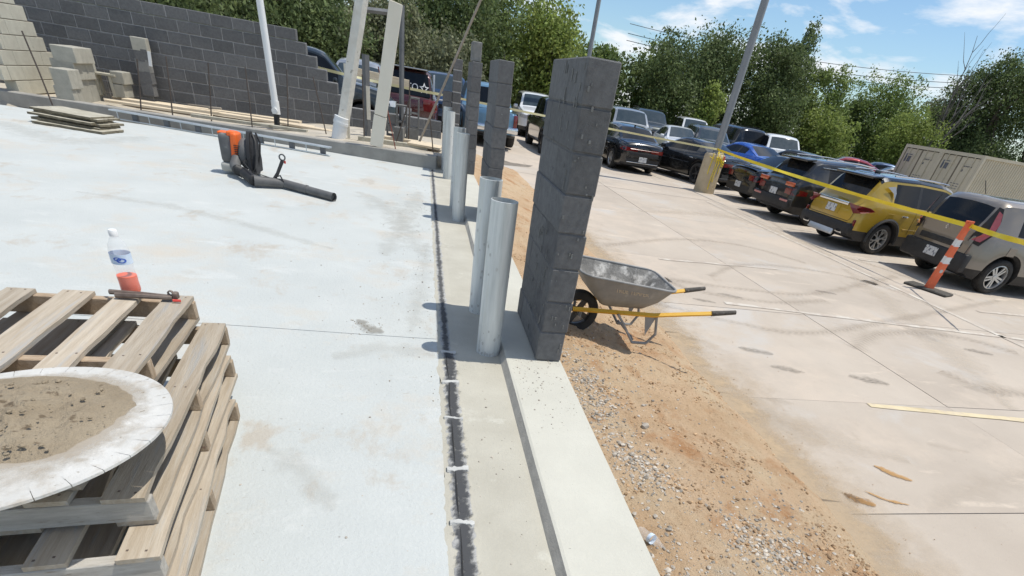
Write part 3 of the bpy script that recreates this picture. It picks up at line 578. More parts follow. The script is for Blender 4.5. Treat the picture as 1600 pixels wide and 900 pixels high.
# curb in front of the walls
A, B_ = Vector((-10.2, 12.78, 0)), Vector((.235, 10.72, 0))
def linexy(t): return A.lerp(B_, t)
cd = (B_-A); ca = math.atan2(cd.y, cd.x)
b = MB(); n = 30; L_ = cd.length
for k in range(n+1):
    x = L_*k/n; h = .085+.135*(k/n)**1.3
    for (y, z) in ((0, -.1), (0, h-.012), (.012, h+.004*nz3(x*3, 2)), (.19, h+.004*nz3(x*3, 5)), (.2, h-.01), (.2, -.1)): b.v.append((x, y+.008*nz3(x*2, z*9), z))
for k in range(n):
    for i in range(5): b.f.append([k*6+i, k*6+i+1, (k+1)*6+i+1, (k+1)*6+i]); b.mi.append(0)
b.f += [list(range(6)), list(range(n*6, n*6+6))]; b.mi += [0, 0]
cb = b.build('concrete_curb', curb_m, None, loc=A, rz=ca); tag(cb, 'low rough grey concrete curb running along the far side of the slab', 'curb')
# levelled earth bed between curb and wall
bed = sheet('earth_bed', mat('bed_earth', C(.42,.375,.30), C(.54,.49,.41), .95, scale=3, bump=.6, bscale=30), list(np.linspace(-9.5, .5, 40)), list(np.linspace(10.9, 14.0, 18)), lambda x, y: (.04+.17*sst((x+4.2)/3.2)+.02*nz3(x*2, y*2)) if y > A.y+.12+(x-A.x)*(cd.y/cd.x) else -.12)
# ---------------------------------------------------------------- steel pipes at the door jambs
def bollard(label, x, y, h, r=.079):
    t = thing('steel_pipe_bollard', label, 'bollard', (x, y, 0), random.random()*.3, 'galvanised steel pipes along the footing')
    MB().lathe([(r, -.02), (r, h), (r-.006, h+.001), (r-.006, h-.5), (0, h-.5)], 28).build('pipe', galv_m, t, 40)
    b = MB(); rr_ = random.Random(int(y*100))
    for k in range(34):
        a = rr_.uniform(2.4, 6.2); z = rr_.uniform(.0, 1)**2.2*h*.8+.01; e = rr_.uniform(.003, .009); q = [((r+.0012)*math.cos(a+da*e/r), (r+.0012)*math.sin(a+da*e/r), z+dz*e*rr_.uniform(.8, 2)) for da, dz in ((-1, -.3), (-.3, -1), (.6, -.8), (1, .2), (.3, 1), (-.7, .7))]
        b.add(q, [tuple(range(6))])
    tag(b.build('cement_splash', smear_m, t), kind='stuff')
    return t
bollard('nearest galvanised steel pipe standing in front of the near pillar', .463, 3.08, .945)
bollard('galvanised steel pipe second from the front standing left of the near pillar', .463, 3.80, .945)
bollard('third galvanised steel pipe standing alone in the middle group', .455, 6.83, .95)
bollard('fourth galvanised steel pipe partly hidden behind the third', .455, 7.55, .95)
bollard('fifth galvanised steel pipe near the end of the curb', .43, 9.9, .99)
bollard('farthest galvanised steel pipe standing at the end of the curb', .42, 10.85, 1.0)
# ---------------------------------------------------------------- things standing and leaning along the wall
def stick(name, label, cat, p, q, r, m, n=6, group=None):
    p, q = Vector(p), Vector(q); b = MB(); b.tube([p-p, (q-p)*.5+Vector((.004, .003, 0)), q-p], r, n)
    return tag(b.build(name, m, None, 40, loc=p), label, cat, group)
def reb(label, bx, by, tx, ty, y=None, z0=.08):
    B0 = atz(bx, by, .16); yy = B0.y if y is None else y; B0 = aty(bx, by, yy); T = aty(tx, ty, yy); B0.z = min(B0.z, z0+.1)
    B1 = B0+(B0-T).normalized()*.12
    stick('rebar', label, 'rebar', B1, T, .012, rust_m, 6, 'rebars standing along the curb')
reb('leaning rusty rebar in front of the tan wall', 77, 152, 34, 48)
reb('rusty rebar in front of the narrow grey block stack', 220, 167, 214, 92)
reb('rusty rebar standing right of the narrow grey block stack', 269, 174, 259, 88)
reb('rusty rebar in front of the black wall left of the white pipe', 330, 181, 325, 98)
reb('rusty rebar just left of the white pipe', 394, 198, 383, 105)
reb('rusty rebar just right of the white pipe', 450, 200, 448, 108)
reb('bent rusty rebar between white pipe and plastered column', 510, 211, 489, 120)
reb('thin rebar between plastered column and cream board', 569, 225, 566, 116)
reb('thin upright rebar beside the loose hollow blocks', 638, 205, 640, 128, 12.2)
reb('tilted rebar beside the far steel pipes', 677, 243, 672, 186)
reb('grey rebar crossing the red rod in an X', 616, 232, 641, 150)
stick('red_rod', 'thin red rod leaning across the cream board', 'rod', aty(618, 233, 11.05), aty(591, 104, 11.05), .010, redrod_m)
# long weathered brace
stick('wooden_brace', 'long thin wooden brace slanting up to the right behind the steel pipes', 'brace', aty(655, 222, 12), aty(757, -14, 12), .022, brace_m, 4)
# white PVC vent pipe
vp = thing('vent_pipe', 'tall white PVC pipe standing in front of the black block wall', 'pipe', aty(433, 203, 12.5)); o0 = vp.location.copy()
T = aty(402, -25, 12.5)-o0; bt = aty(430, 163, 12.5)-o0
MB().tube([bt, T], .062, 16).build('pipe', pvc_m, vp, 40)
MB().tube([bt-T.normalized()*.16, bt+T.normalized()*.06], .075, 16).build('coupling', pvc_m, vp, 40)
MB().tube([bt-T.normalized()*.10+Vector((-.01, -.13, 0)), bt-T.normalized()*.10], .05, 14).lathe([(.0, -.14), (.05, -.14)], 14, bt-T.normalized()*.10, 'y').build('cleanout_cap', pvc_m, vp, 40)
MB().tube([Vector((0, 0, -.1)), bt-T.normalized()*.15], .055, 12).build('dark_stub', trim_m, vp, 40)
# plastered column leaning, with a PVC end
lp = thing('leaning_column', 'rough cream plastered column leaning right with white PVC end at its foot', 'column', aty(533, 214, 11.6)); o0 = lp.location.copy()
T = aty(568, -20, 11.6)-o0; d = T.normalized(); b = MB()
pts = [d*(.28+(T.length-.28)*k/26) for k in range(27)]
sd = Vector((d.z, 0, -d.x)); fw = d.cross(sd)
for k, p in enumerate(pts):
    ring = [(-.105, -.02), (-.09, -.05), (.03, -.055), (.05, -.04), (.105, .05), (.10, .08), (-.09, .08)]
    for i, (a, c) in enumerate(ring):
        w = 1+.05*nz3(k*.9, i*2.3); q = p+sd*a*w+Vector((0, 1, 0))*(c+.01*nz3(k*1.3, i)); b.v.append(tuple(q))
for k in range(26):
    for i in range(7): j = (i+1) % 7; b.f.append([k*7+i, k*7+j, (k+1)*7+j, (k+1)*7+i]); b.mi.append(0)
b.f += [list(range(7)), list(range(26*7, 27*7))]; b.mi += [0, 0]
b.build('plaster_shell', wrap_m, lp, 30)
of = Vector((-.035, -.06, 0))
MB().tube([of-d*.05, of+d*.34], .128, 20).build('pvc_end', pvc_m, lp, 40)
MB().tube([of+d*.22, of+d*.26], .138, 20).tube([of+d*.165, of+d*.18], .134, 20).build('pvc_rim', pvc_m, lp, 40)
MB().box((.14, .03, .55), (.05, .03, 1.2)).build('splint', foam_m, lp)
# cream board leaning
fb = thing('leaning_board', 'smooth cream board in two lengths leaning in front of the curb', 'board', aty(588, 229, 11.02)); o0 = fb.location.copy()
T = aty(619, 3, 11.02)-o0; d = T.normalized(); an = math.atan2(d.x, d.z); R = Matrix.Rotation(an, 3, 'Y')
h1 = T.length*.235
MB().cbox(d*(h1/2), (.225, .09, h1-.006), .006, R).build('lower_length', foam_m, fb); MB().cbox(d*(h1+(T.length-h1)/2), (.215, .09, T.length-h1-.012), .006, R).build('upper_length', foam_m, fb)
# steel frame behind: post, cross tube, short stud
pf = thing('steel_post', 'dark grey steel post with a cross tube behind the cream board', 'post', aty(627, 180, 13)); o0 = pf.location.copy()
MB().tube([Vector((0, 0, -.7)), aty(628, 8, 13)-o0], .05, 4).build('post', post_m, pf); MB().tube([aty(572, 15, 13.05)-o0, aty(612, 20, 13.05)-o0], .045, 4).build('cross_tube', post_m, pf)
sf = thing('grey_stud', 'short grey board standing right of the plastered column', 'board', aty(573, 190, 12.4)); o0 = sf.location.copy()
MB().tube([Vector((0, 0, -.5)), aty(571, 85, 12.4)-o0], .07, 4).build('board', post_m, sf); MB().box((.05, -.07, .32), (.07, .03, .55)).build('pale_edge', foam_m, sf)
b = MB().cbox((0, 0, 0), (1.25, .04, .13), .004); tag(b.build('plank', lumber_m, None, loc=aty(592, 120, 13.4), rz=(0, .05, 0)), 'orange tan plank fixed level behind the cream board', 'plank')
# ---------------------------------------------------------------- loose grey blocks on the left
def cmu(name, label, cat, p, rz, d=(.39, .19, .19), m=grey_m, group='loose grey concrete blocks'):
    b = MB().cbox((0, 0, d[2]/2), d, .008); return tag(b.build(name, m, None, 30, loc=p, rz=rz), label, cat, group)
def hollow(label, p, rz, ry=0, m=dgrey_m, d=(.39, .19, .19), group='loose dark hollow blocks'):
    t = thing('hollow_block', label, 'block', p, rz, group); l, w, h = d; t.rotation_euler = (0, ry, rz); e = .032
    MB().cbox((0, w/2-e/2, h/2), (l, e, h), .004).build('face_shell', m, t); MB().cbox((0, -w/2+e/2, h/2), (l, e, h), .004).build('face_shell', m, t)
    for x in (-l/2+e/2, 0, l/2-e/2): MB().cbox((x, 0, h/2), (e, w-2*e-.002, h-.004), .003).build('web', m, t)
    return t
P0 = aty(108, 160, 12.05)
fr = [('lower grey block lying on its side at the front of the left stack', (97,132), (.30,.34,.41))]
def stackb(label, px, py, y, d, rz=0, m=grey_m):
    p = aty(px, py, y); cmu('concrete_block', label, 'block', p, rz, d, m)
def pile(desc, px0, px1, y0, rows):
    for (name_, pyb, pyt, dpx, n, dd) in rows:
        A0, A1 = aty(px0+dpx, pyb, y0), aty(px1+dpx, pyb, y0); zt = aty((px0+px1)/2+dpx, pyt, y0).z; w = A1.x-A0.x
        for k in range(n):
            o_ = cmu('concrete_block', f'{["near", "middle", "rear"][k] if n > 1 else "single"} block of the {name_} course in the {desc}', 'block', ((A0.x+A1.x)/2, y0+dd/2+k*(dd+.008), A0.z), random.uniform(-.02, .02), (w*(1-.04*k), dd, zt-A0.z-.004))
pile('short grey stack standing on the curb end', 86, 113, 12.1, (('lower', 163, 136, 6, 2, .16), ('upper', 136, 108, 0, 3, .13)))
pile('taller grey stack beside the tan wall', 84, 119, 12.62, (('lowest', 160, 120, 11, 2, .40), ('middle', 120, 94, 2, 2, .38), ('top', 94, 72, 0, 3, .22)))
stackb('grey block in front of the black wall right of the bench', 196, 152, 13.5, (.19, .39, .22))
stackb('upper grey block right of the small bench', 193, 131, 13.5, (.22, .39, .2))
bn = thing('small_bench', 'small dusty bench with plank top between grey block piles', 'bench', aty(172, 150, 13.4)); 
MB().cbox((0, 0, .36), (.48, .24, .035), .005).build('top', grime_m, bn)
for x in (-.13, .13):
    MB().box((x, 0, .17), (.05, .2, .345)).build('leg', grime_m, bn)
for k, (lab, px, py, w, m) in enumerate((('grey block at the foot of the narrow column against the black wall', 236, 150, .22, black_m), ('second block up in the narrow column against the black wall', 232, 131, .24, black_m), ('third block up in the narrow column against the black wall', 228, 113, .24, dgrey_m), ('fourth block up in the narrow column against the black wall', 226, 97, .24, black_m), ('light grey top block of the narrow column against the black wall', 222, 80, .26, grey_m))):
    p = aty(px, py, 13.75); cmu('concrete_block', lab, 'block', p, .02*k, (w, .2, .218), m)
    if k in (1, 3): pass
b = MB().box((0, 0, 0), (.05, .03, .24)); tag(b.build('white_shim', pvc_m, None, loc=aty(234, 92, 13.5), rz=(0, .12, 0)), 'white strip stuck beside the narrow block column', 'strip')
# loose dark hollow blocks at right end
def gz(px, py, z=.225): return atz(px, py, z)
q = gz(645, 221); hollow('dark block lying at the foot of the upright hollow block', q, .05, d=(.22, .19, .235))
t_ = hollow('hollow dark block standing upright on the lower block beside the thin rebar', (q.x+.02, q.y+.06, .225+.235+.27), 0, 0, d=(.54, .21, .15)); t_.rotation_euler = (math.pi/2, -math.pi/2, 0)
hollow('dark block lying left of the upright hollow block', gz(624, 221), 1.4, d=(.24, .19, .25))
q = gz(628, 216); t_ = hollow('dark block standing behind the crossing rods', (q.x, q.y+.1, .225+.30), 0, 0, d=(.60, .23, .2)); t_.rotation_euler = (math.pi/2, -math.pi/2, 0)
q = gz(612, 212); t_ = hollow('dark block standing just right of the cream board', (q.x, q.y+.1, .225+.2), 0, 0, d=(.40, .21, .2)); t_.rotation_euler = (math.pi/2, -math.pi/2, 0)
# lumber along the bed
def plank(label, a, b_, y0, y1, w=.14, t=.04, z=None, m=lumber_m):
    P, Q = aty(*a, y0), aty(*b_, y1)
    if z is not None: P.z = Q.z = z
    d = Q-P; rz = math.atan2(d.y, d.x); ry = -math.atan2(d.z, d.xy.length)
    o = MB().cbox((0, 0, 0), (d.length, w, t), .003).build('plank', m, None, loc=(P+Q)/2, rz=(0, ry, rz)); tag(o, label, 'plank', 'lumber lying between curb and wall'); return o
plank('pale plank lying closest to the black wall', (180, 152), (470, 191), 13.75, 13.6, .22)
plank('pale plank second from the black wall', (195, 155), (490, 199), 13.3, 13.1, .24)
plank('plank with dark edge on the left of the lumber', (166, 157), (330, 181), 12.9, 12.6, .14)
plank('grey weathered plank in front of the lumber', (300, 180), (480, 205), 12.4, 12.2, .12, .05, m=grime_m)
plank('pale plank behind the foot of the plastered column', (440, 192), (570, 214), 12.9, 12.7, .26)
plank('pale board lying right of the cream board', (600, 214), (676, 226), 12.2, 12.1, .2, .05)
plank('wide pale board near the far steel pipes', (640, 222), (690, 231), 11.7, 11.6, .5, .03)
plank('thick weathered plank behind the curb near its right end', (560, 216), (668, 232), 11.55, 11.5, .1, .08, m=grime_m)
plank('short dark stick lying on the pale planks', (294, 163), (345, 169), 13.2, 13.1, .05, .02, m=brace_m)
plank('second short dark stick lying on the pale planks', (326, 169), (346, 170), 13.0, 13.0, .05, .03, m=brace_m)
# galvanised channel ladder on the slab in front of the curb
ch = thing('metal_channel', 'long galvanised channel raised on short steel legs in front of the curb', 'channel', (-5.5, 12.0, 0)); 
P, Q = Vector((-5.42, 11.52, .125)), Vector((-1.62, 10.60, .14)); o0 = Vector(ch.location)
d = (Q-P); rz = math.atan2(d.y, d.x); nrm = Vector((-math.sin(rz), math.cos(rz), 0)); L_ = d.length
for k, off in enumerate((0, .070)):
    MB().cbox((P+Q)/2-o0+nrm*off, (L_, .062, .022), .003, rz).build('rail', steel_m, ch)
MB().cbox((P+Q)/2-o0+nrm*-.02+Vector((0, 0, -.118)), (L_, .045, .014), .002, rz).build('bottom_rail', steel_m, ch)
for k in range(14):
    p = P+d*((k+.5)/14)-o0; z = p.z
    if k % 2: MB().box((p.x+nrm.x*.03, p.y+nrm.y*.03, z/2), (.085, .05, z-.014), rz).build('leg', post_m, ch)
    else: MB().box((p.x-nrm.x*.02, p.y-nrm.y*.02, z/2), (.010, .010, z-.014), rz).build('leg', steel_m, ch)
# stack of stained boards
sc = Vector((-5.28, 10.12, 0))
for k, (a, w, l, dx, dy, ry) in enumerate(((.26, .50, 1.02, .05, -.06, 0), (.20, .52, .98, .0, .02, .012), (.30, .5, .96, .03, .05, -.01), (.24, .50, .94, -.02, .0, .01), (.21, .5, .96, .0, .06, -.008), (.25, .52, .92, -.02, .05, .006))):
    b = MB(); n = 12
    t_ = .029; pr = [(-l/2, -w/2), (l/2, -w/2*.94), (l/2*.97, w/2), (-l/2*.96, w/2*1.05)]
    nn_ = 10; o_ = []
    for e in range(4):
        for q in range(nn_): p_ = Vector(pr[e]).lerp(Vector(pr[(e+1) % 4]), q/nn_); o_.append((p_.x+random.uniform(-.012, .012), p_.y+random.uniform(-.012, .012)))
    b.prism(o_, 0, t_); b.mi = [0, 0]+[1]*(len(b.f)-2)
    lab = ['lowest dusty board of the stack on the slab', 'second board up in the dusty stack on the slab', 'third board up in the dusty stack on the slab', 'fourth board up in the dusty stack on the slab', 'fifth board up in the dusty stack on the slab', 'topmost stained board of the dusty stack on the slab'][k]
    tag(b.build('stained_board', [grime_m, grime2_m], None, loc=(sc.x+dx*1.6, sc.y+dy*1.6, .006+k*.031), rz=(ry*.8, ry*1.2, -a+dx)), lab, 'board', 'boards stacked on the slab')
# ================================================================ PALLETS
def pallet(label, c, rz, L_, Wd, H_, nb, seed, red=False, tilt=0):
    r = random.Random(seed); t = thing('wooden_pallet', label, 'pallet', (c[0], c[1], c[2]), rz, 'wooden pallets in the stack'); t.rotation_euler = (0, tilt, rz)
    # origin = far right corner; x to the left is negative, y towards the camera is negative; stringers run along x
    th = .018; sh = H_-2*th
    for k, y in enumerate((-.02, -Wd*.49, -Wd+.02)):
        m = redwood_m if (red and k == 2) else (greyend_m if k == 2 else woodend_m)
        MB().cbox((-L_/2, y, th+sh/2), (L_, .038, sh-.001), .003).build('stringer', m, t)
    x = 0
    for lvl, z, cnt in ((1, H_-th/2, nb), (0, th/2, max(3, nb-2))):
        g = (L_-.1)/(cnt-1)
        for k in range(cnt):
            w = r.uniform(.085, .125) if k else .11; xx = -.055-k*g
            pr = []; n = 9; hw = w/2
            for q in range(n+1): pr.append((hw+r.uniform(-.003, .002)-(r.random() < .12)*.008, -Wd/2+Wd*q/n))
            for q in range(n, -1, -1): pr.append((-hw+r.uniform(-.002, .003), -Wd/2+Wd*q/n))
            MB().prism(pr, -th/2+.0006, th/2).build('deck_board', wood_m, t, loc=(xx, -Wd/2+r.uniform(-.006, .006), z), rz=r.uniform(-.012, .012))
    # nail heads
    b = MB()
    for k in range(nb):
        for y in (-.02, -Wd*.49, -Wd+.03):
            for dx in (-.025, .022): b.box((-.055-k*(L_-.1)/(nb-1)+dx+r.uniform(-.008, .008), y+r.uniform(-.008, .008), H_+.0006), (.006, .006, .0016))
    tag(b.build('nail_heads', tool_m, t), kind='stuff')
    return t
PH = .118
c4 = atz(377, 655, 0); c3 = atz(370, 588, PH); c2 = atz(361, 539, 2*PH); c1 = atz(313, 500, 3*PH)
pallet('bottom pallet of the stack resting on the slab', (c4.x, c4.y, 0), .13, 1.2, 1.30, PH-.002, 6, 21)
pallet('second pallet up in the stack', (c3.x, c3.y, PH), .12, 1.2, 1.28, PH-.002, 6, 22)
pallet('third pallet up in the stack just under the topmost', (c2.x, c2.y, 2*PH), .115, 1.22, 1.26, PH-.002, 7, 23)
pallet('topmost pallet with red stained end carrying the saw blade and bottle', (c1.x, c1.y, 3*PH), .07, 1.3, 1.24, PH-.002, 7, 24, True)
TOP = 4*PH
# saw blade lying on the top pallet, heaped with sand
BC = Vector((-1.125, 1.335, TOP+.035)); BR = .395
bl = thing('saw_blade', 'large round white dusty saw blade with slotted rim lying on the pallets', 'blade', BC); bl.rotation_euler = (-.05, -.03, .2)
NS = 34; out_ = []
for k in range(NS):
    a0 = 2*math.pi*k/NS; st = 2*math.pi/NS
    for (f, r, *_) in ((.0, BR), (.2, BR), (.4, BR), (.6, BR), (.8, BR), (.950, BR), (.957, BR-.026), (.945, BR-.030), (.964, BR-.036), (.983, BR-.030), (.971, BR-.026), (.978, BR)): out_.append((r*math.cos(a0+f*st), r*math.sin(a0+f*st)))
b = MB(); n = len(out_)
for z in (-.004, .004):
    for p in out_: b.v.append((p[0], p[1], z))
FI = [0, .2, .4, .6, .8, .950, .955, .959, .964, .969, .973, .978]
for z in (-.004, .004):
    for k in range(NS):
        for f in FI: a = 2*math.pi*(k+f)/NS; b.v.append(((BR-.06)*math.cos(a), (BR-.06)*math.sin(a), z))
b.v += [(0, 0, -.004), (0, 0, .004)]
for i in range(n):
    j = (i+1) % n
    b.f += [[i, j, n+j, n+i], [n+i, n+j, 3*n+j, 3*n+i], [j, i, 2*n+i, 2*n+j], [3*n+i, 3*n+j, 4*n+1], [2*n+j, 2*n+i, 4*n]]; b.mi += [0]*5
b.build('disc', blade_m, bl)
b = MB(); nr, na = 30, 96
for i in range(nr+1):
    for k in range(na):
        a = 2*math.pi*k/na; rr = (BR-.050+.035*nz3(math.cos(a)*2, math.sin(a)*2)+.018*nz3(math.cos(a)*7, math.sin(a)*7))*i/nr; x, y = rr*math.cos(a)*.92-.035, rr*math.sin(a)*.80+.055
        h = .036*(1-(i/nr)**1.4)+(.016*nz3(x*13, y*13)+.012*nz3(x*34, y*34))*(1-(i/nr)**2.5)
        b.v.append((x, y, .0042+max(h, .0006 if i < nr else -.002)))
for i in range(nr):
    for k in range(na): k2 = (k+1) % na; b.f.append([i*na+k, i*na+k2, (i+1)*na+k2, (i+1)*na+k]); b.mi.append(0)
# dust smeared from the heap towards the rim of the blade
fm_blade = film_mat('blade_dust', C(.45,.39,.31), .75, 8, 3., .37, edge=True); v_ = []; f_ = []; u_ = []
for k in range(73):
    a = 2*math.pi*k/72
    for q in range(4):
        rr = BR-.03; w_ = q/3; v_.append(((BR-.085)*.92*math.cos(a)*(1-w_)+rr*math.cos(a)*w_-.035*(1-w_), (BR-.085)*.80*math.sin(a)*(1-w_)+rr*math.sin(a)*w_+.055*(1-w_), .0046)); u_.append((k, q/3))
for k in range(72):
    for q in range(3): f_.append((k*4+q, k*4+4+q, k*4+5+q, k*4+q+1))
me = bpy.data.meshes.new('dust_smear'); me.from_pydata(v_, [], f_); ul = me.uv_layers.new(name='UVMap')
for l in me.loops: ul.data[l.index].uv = u_[l.vertex_index]
me.materials.append(fm_blade); tag(link('dust_smear', me, bl), kind='stuff')
sd_ = b.build('sand_heap', sand_m, None, 60, loc=BC); sd_.rotation_euler = (-.05, -.03, .2); tag(sd_, 'brown damp sand heaped on the round saw blade', 'sand')
pts = []
for _ in range(150):
    a, r = random.random()*6.28, .27*math.sqrt(random.random()); x, y = r*math.cos(a)-.02, r*math.sin(a)*.85+.03; pts.append((BC.x+x, BC.y+y, BC.z+.045*(1-(r/.35)**1.7)+.004-.03*x*-1*.3-.05*y))
stones('sand_lumps', sand_m, pts, .002, .010, 12)
# blocking under the blade's near edge
o = MB().cbox((0, 0, 0), (.50, .085, .030), .004).build('wood_offcut', lumber_m, None, loc=(-1.22, 1.105, TOP+.0165), rz=.07); tag(o, 'pale wood offcut wedged under the near edge of the saw blade', 'offcut')
# bottle of red drink
bp = atz(203, 461, TOP)
bt = thing('drink_bottle', 'clear plastic bottle a third full of red drink standing on the pallet', 'bottle', (bp.x, bp.y+.025, TOP))
R_ = .0385
prof = [(.0, .002), (.022, .002), (.031, .008), (R_, .02), (R_*.97, .055), (R_, .075), (R_*.9, .10), (R_*.97, .125), (R_, .135), (R_, .185), (R_*.98, .195), (R_*.86, .215), (R_*.55, .238), (.0135, .248), (.0135, .262)]
MB().lathe(prof, 28).build('bottle_wall', pet_m, bt, 50)
MB().lathe([(0, .004), (.021, .004), (.0345, .009), (R_-.0006, .02), (R_*.97-.0006, .055), (R_-.0006, .075), (R_-.001, .083), (0, .083)], 28).build('red_drink', juice_m, bt, 50)
MB().lathe([(R_+.0008, .138), (R_+.0008, .180)], 28).build('label_band', petl_m, bt, 50)
MB().lathe([(0, .262), (.0155, .262), (.0165, .25), (.0165, .272), (.014, .275), (0, .275)], 20).build('cap', white_m, bt, 50)
b = MB()
for (a0, z0, rr) in ((-1.5, .162, .011), (-1.15, .156, .014)):
    n = 14
    for k in range(n):
        t0, t1 = 2*math.pi*k/n, 2*math.pi*(k+1)/n; q = []
        for t, rad in ((t0, rr), (t1, rr), (t1, rr*.6), (t0, rr*.6)):
            a = a0+rad*math.cos(t)/R_*1.3; q.append(((R_+.0016)*math.cos(a), (R_+.0016)*math.sin(a), z0+rad*math.sin(t)*.75))
        b.add(q, [(0, 1, 2, 3)])
b.build('label_emblem', blu_m, bt)
# tool beside the bottle
tp = atz(229, 467, TOP); tl = thing('hand_tool', 'long handled rusty cutting tool lying on the pallet in front of the bottle', 'tool', (tp.x, tp.y, TOP+.012), -.02)
MB().tube([(-.15, .018, 0), (-.02, .012, .004), (.10, .010, .004)], [.012, .011, .009], 8).build('handle', tool_m, tl, 40)
MB().tube([(-.11, -.018, .002), (0, -.014, .006), (.11, -.005, .004)], [.013, .012, .009], 8).build('handle', tool_m, tl, 40)
MB().rbox((.12, .010, .012), (.022, .03, .03), .006).lathe([(.008, -.006), (.012, -.006), (.012, .006), (.008, .006)], 14, (.10, .012, .02), 'y', closed=True).build('jaw', tool_m, tl, 40)
MB().tube([(.115, -.016, -.003), (.145, -.012, -.003)], .006, 8).build('red_tip', mat('red_grip', C(.6,.05,.04), C(.68,.08,.06), .5), tl, 40)
# crushed bottle in the dirt
cp = atz(1010, 858, -.17)
cb_ = thing('water_bottle', 'small empty clear water bottle lying against the footing edge', 'bottle', (cp.x-.03, cp.y-.03, dirtz(cp.x, cp.y)+.03)); cb_.rotation_euler = (1.35, .25, .35); cb_.scale = (.75, .75, .75)
MB().lathe([(0, -.09), (.026, -.088), (.031, -.07), (.029, -.03), (.032, 0), (.030, .04), (.016, .075), (.0125, .085), (.0125, .1), (0, .1)], 20).build('bottle_wall', pet_m, cb_, 50)
MB().lathe([(.0318, .0), (.0322, .025)], 20).build('label_band', petl_m, cb_, 50)

# ================================================================ WHEELBARROW
wbx, wby = 1.345, 3.98; wz = dirtz(1.45, 3.9)-.015
wb = thing('wheelbarrow', 'steel wheelbarrow with grey tray and yellow handles behind the near pillar', 'wheelbarrow', (wbx, wby, wz)); wb.scale = (.93, .93, .93)
# tray: ring loft, deep at the wheel end
def ring(x0, x1, hw, z, r, n=5, zt=0):
    pts = []
    for (cx_, cy_, a0) in ((x1-r, hw-r, 0), (x0+r, hw-r, 90), (x0+r, -hw+r, 180), (x1-r, -hw+r, 270)):
        for k in range(n):
            a = math.radians(a0+90*k/(n-1)); x = cx_+r*math.cos(a); pts.append((x, cy_+r*math.sin(a), z+zt*(x-x0)/(x1-x0)))
    return pts
rings = [ring(.14, .56, .17, .325, .06), ring(.02, .66, .25, .43, .09, zt=-.02), ring(-.13, .76, .315, .615, .11, zt=-.075)]
b = MB(); n = 20
for r in rings: b.v += r
for i in range(2):
    for k in range(n): k2 = (k+1) % n; b.f.append([i*n+k, i*n+k2, (i+1)*n+k2, (i+1)*n+k]); b.mi.append(0)
b.f.append(list(range(n))); b.mi.append(0)
b.build('tray', bar_m, wb, 50)
b = MB()
for r, s_ in ((rings[0], .97), (rings[1], .985), (rings[2], .99)):
    cx_ = sum(p[0] for p in r)/n; b.v += [(cx_+(p[0]-cx_)*s_, p[1]*s_, p[2]+.006) for p in r]
for i in range(2):
    for k in range(n): k2 = (k+1) % n; b.f.append([i*n+k, i*n+k2, (i+1)*n+k2, (i+1)*n+k]); b.mi.append(0)
b.f.append(list(range(n))); b.mi.append(0)
b.build('tray_lining', barin_m, wb, 50)
MB().tube(rings[2]+[rings[2][0]], .011, 8, False).build('rim', bar_m, wb, 60)
for sy in (-1, 1):
    MB().tube([(-.10, sy*.12, .255), (.62, sy*.24, .300)], .021, 4).tube([(.62, sy*.24, .300), (1.18, sy*.30, .388)], .021, 4).build('handle', yelw_m, wb)
    MB().tube([(1.14, sy*.297, .382), (1.36, sy*.315, .418)], [.024, .019], 10).build('grip', grip_m, wb, 40)
    MB().tube([(.30, sy*.20, .27), (.36, sy*.21, .20), (.50, sy*.22, .02)], .013, 6).tube([(.50, sy*.22, .02), (.64, sy*.22, .02)], .013, 6).tube([(.64, sy*.22, .02), (.70, sy*.23, .12), (.66, sy*.235, .28)], .013, 6).build('leg', bar_m, wb, 50)
    MB().prism([(.55, .28), (.66, .28), (.60, .10)], sy*.225, sy*.229, 'xz').build('brace_plate', bar_m, wb)
MB().tube([(.50, -.22, .05), (.50, .22, .05)], .009, 6).build('leg_bar', bar_m, wb, 50)
wh = MB().lathe([(.120, -.035), (.150, -.05), (.185, -.042), (.2, -.015), (.2, .015), (.185, .042), (.150, .05), (.120, .035), (.120, -.035)], 30, (0, 0, 0), 'y').build('wheel', tyre_m, wb, 45, loc=(-.02, 0, .195))
b = MB().lathe([(.118, -.02), (.126, -.03), (.126, .03), (.118, .02)], 24, (0, 0, 0), 'y', closed=True).lathe([(.0, -.04), (.03, -.04), (.03, .04), (0, .04)], 12, (0, 0, 0), 'y')
for k in range(4): R = Matrix.Rotation(k*math.pi/2+.5, 3, 'Y'); b.box(R @ Vector((.072, 0, 0)), (.10, .018, .05), R)
b.build('rim', dalloy_m, wh, 40)
MB().tube([(-.02, -.13, .195), (-.02, .13, .195)], .010, 6).build('axle', bar_m, wb)
for sy in (-1, 1): MB().tube([(-.02, sy*.105, .195), (-.02, sy*.12, .26)], .014, 4).build('axle_bracket', bar_m, wb)
def text(name, s, size, m, parent, loc, rot, ext=.001, sx=1):
    cu = bpy.data.curves.new('txt', 'FONT'); cu.body = s; cu.size = size; cu.extrude = ext; cu.align_x = 'CENTER'; cu.align_y = 'CENTER'
    o = bpy.data.objects.new('txt', cu); COL.objects.link(o); dg = bpy.context.evaluated_depsgraph_get(); me = bpy.data.meshes.new_from_object(o.evaluated_get(dg)); bpy.data.objects.remove(o)
    me.materials.clear(); me.materials.append(m); q = link(name, me, parent, loc, rot); q.scale = (sx, 1, 1); return q
ang = math.atan2(.065, .18)
text('lettering', 'TRUE TEMPER', .05, mat('tan_lettering', C(.62,.45,.27), C(.68,.52,.34), .7), wb, (.34, -.292, .50), (math.pi/2-ang*1.06, math.radians(3.0), 0))
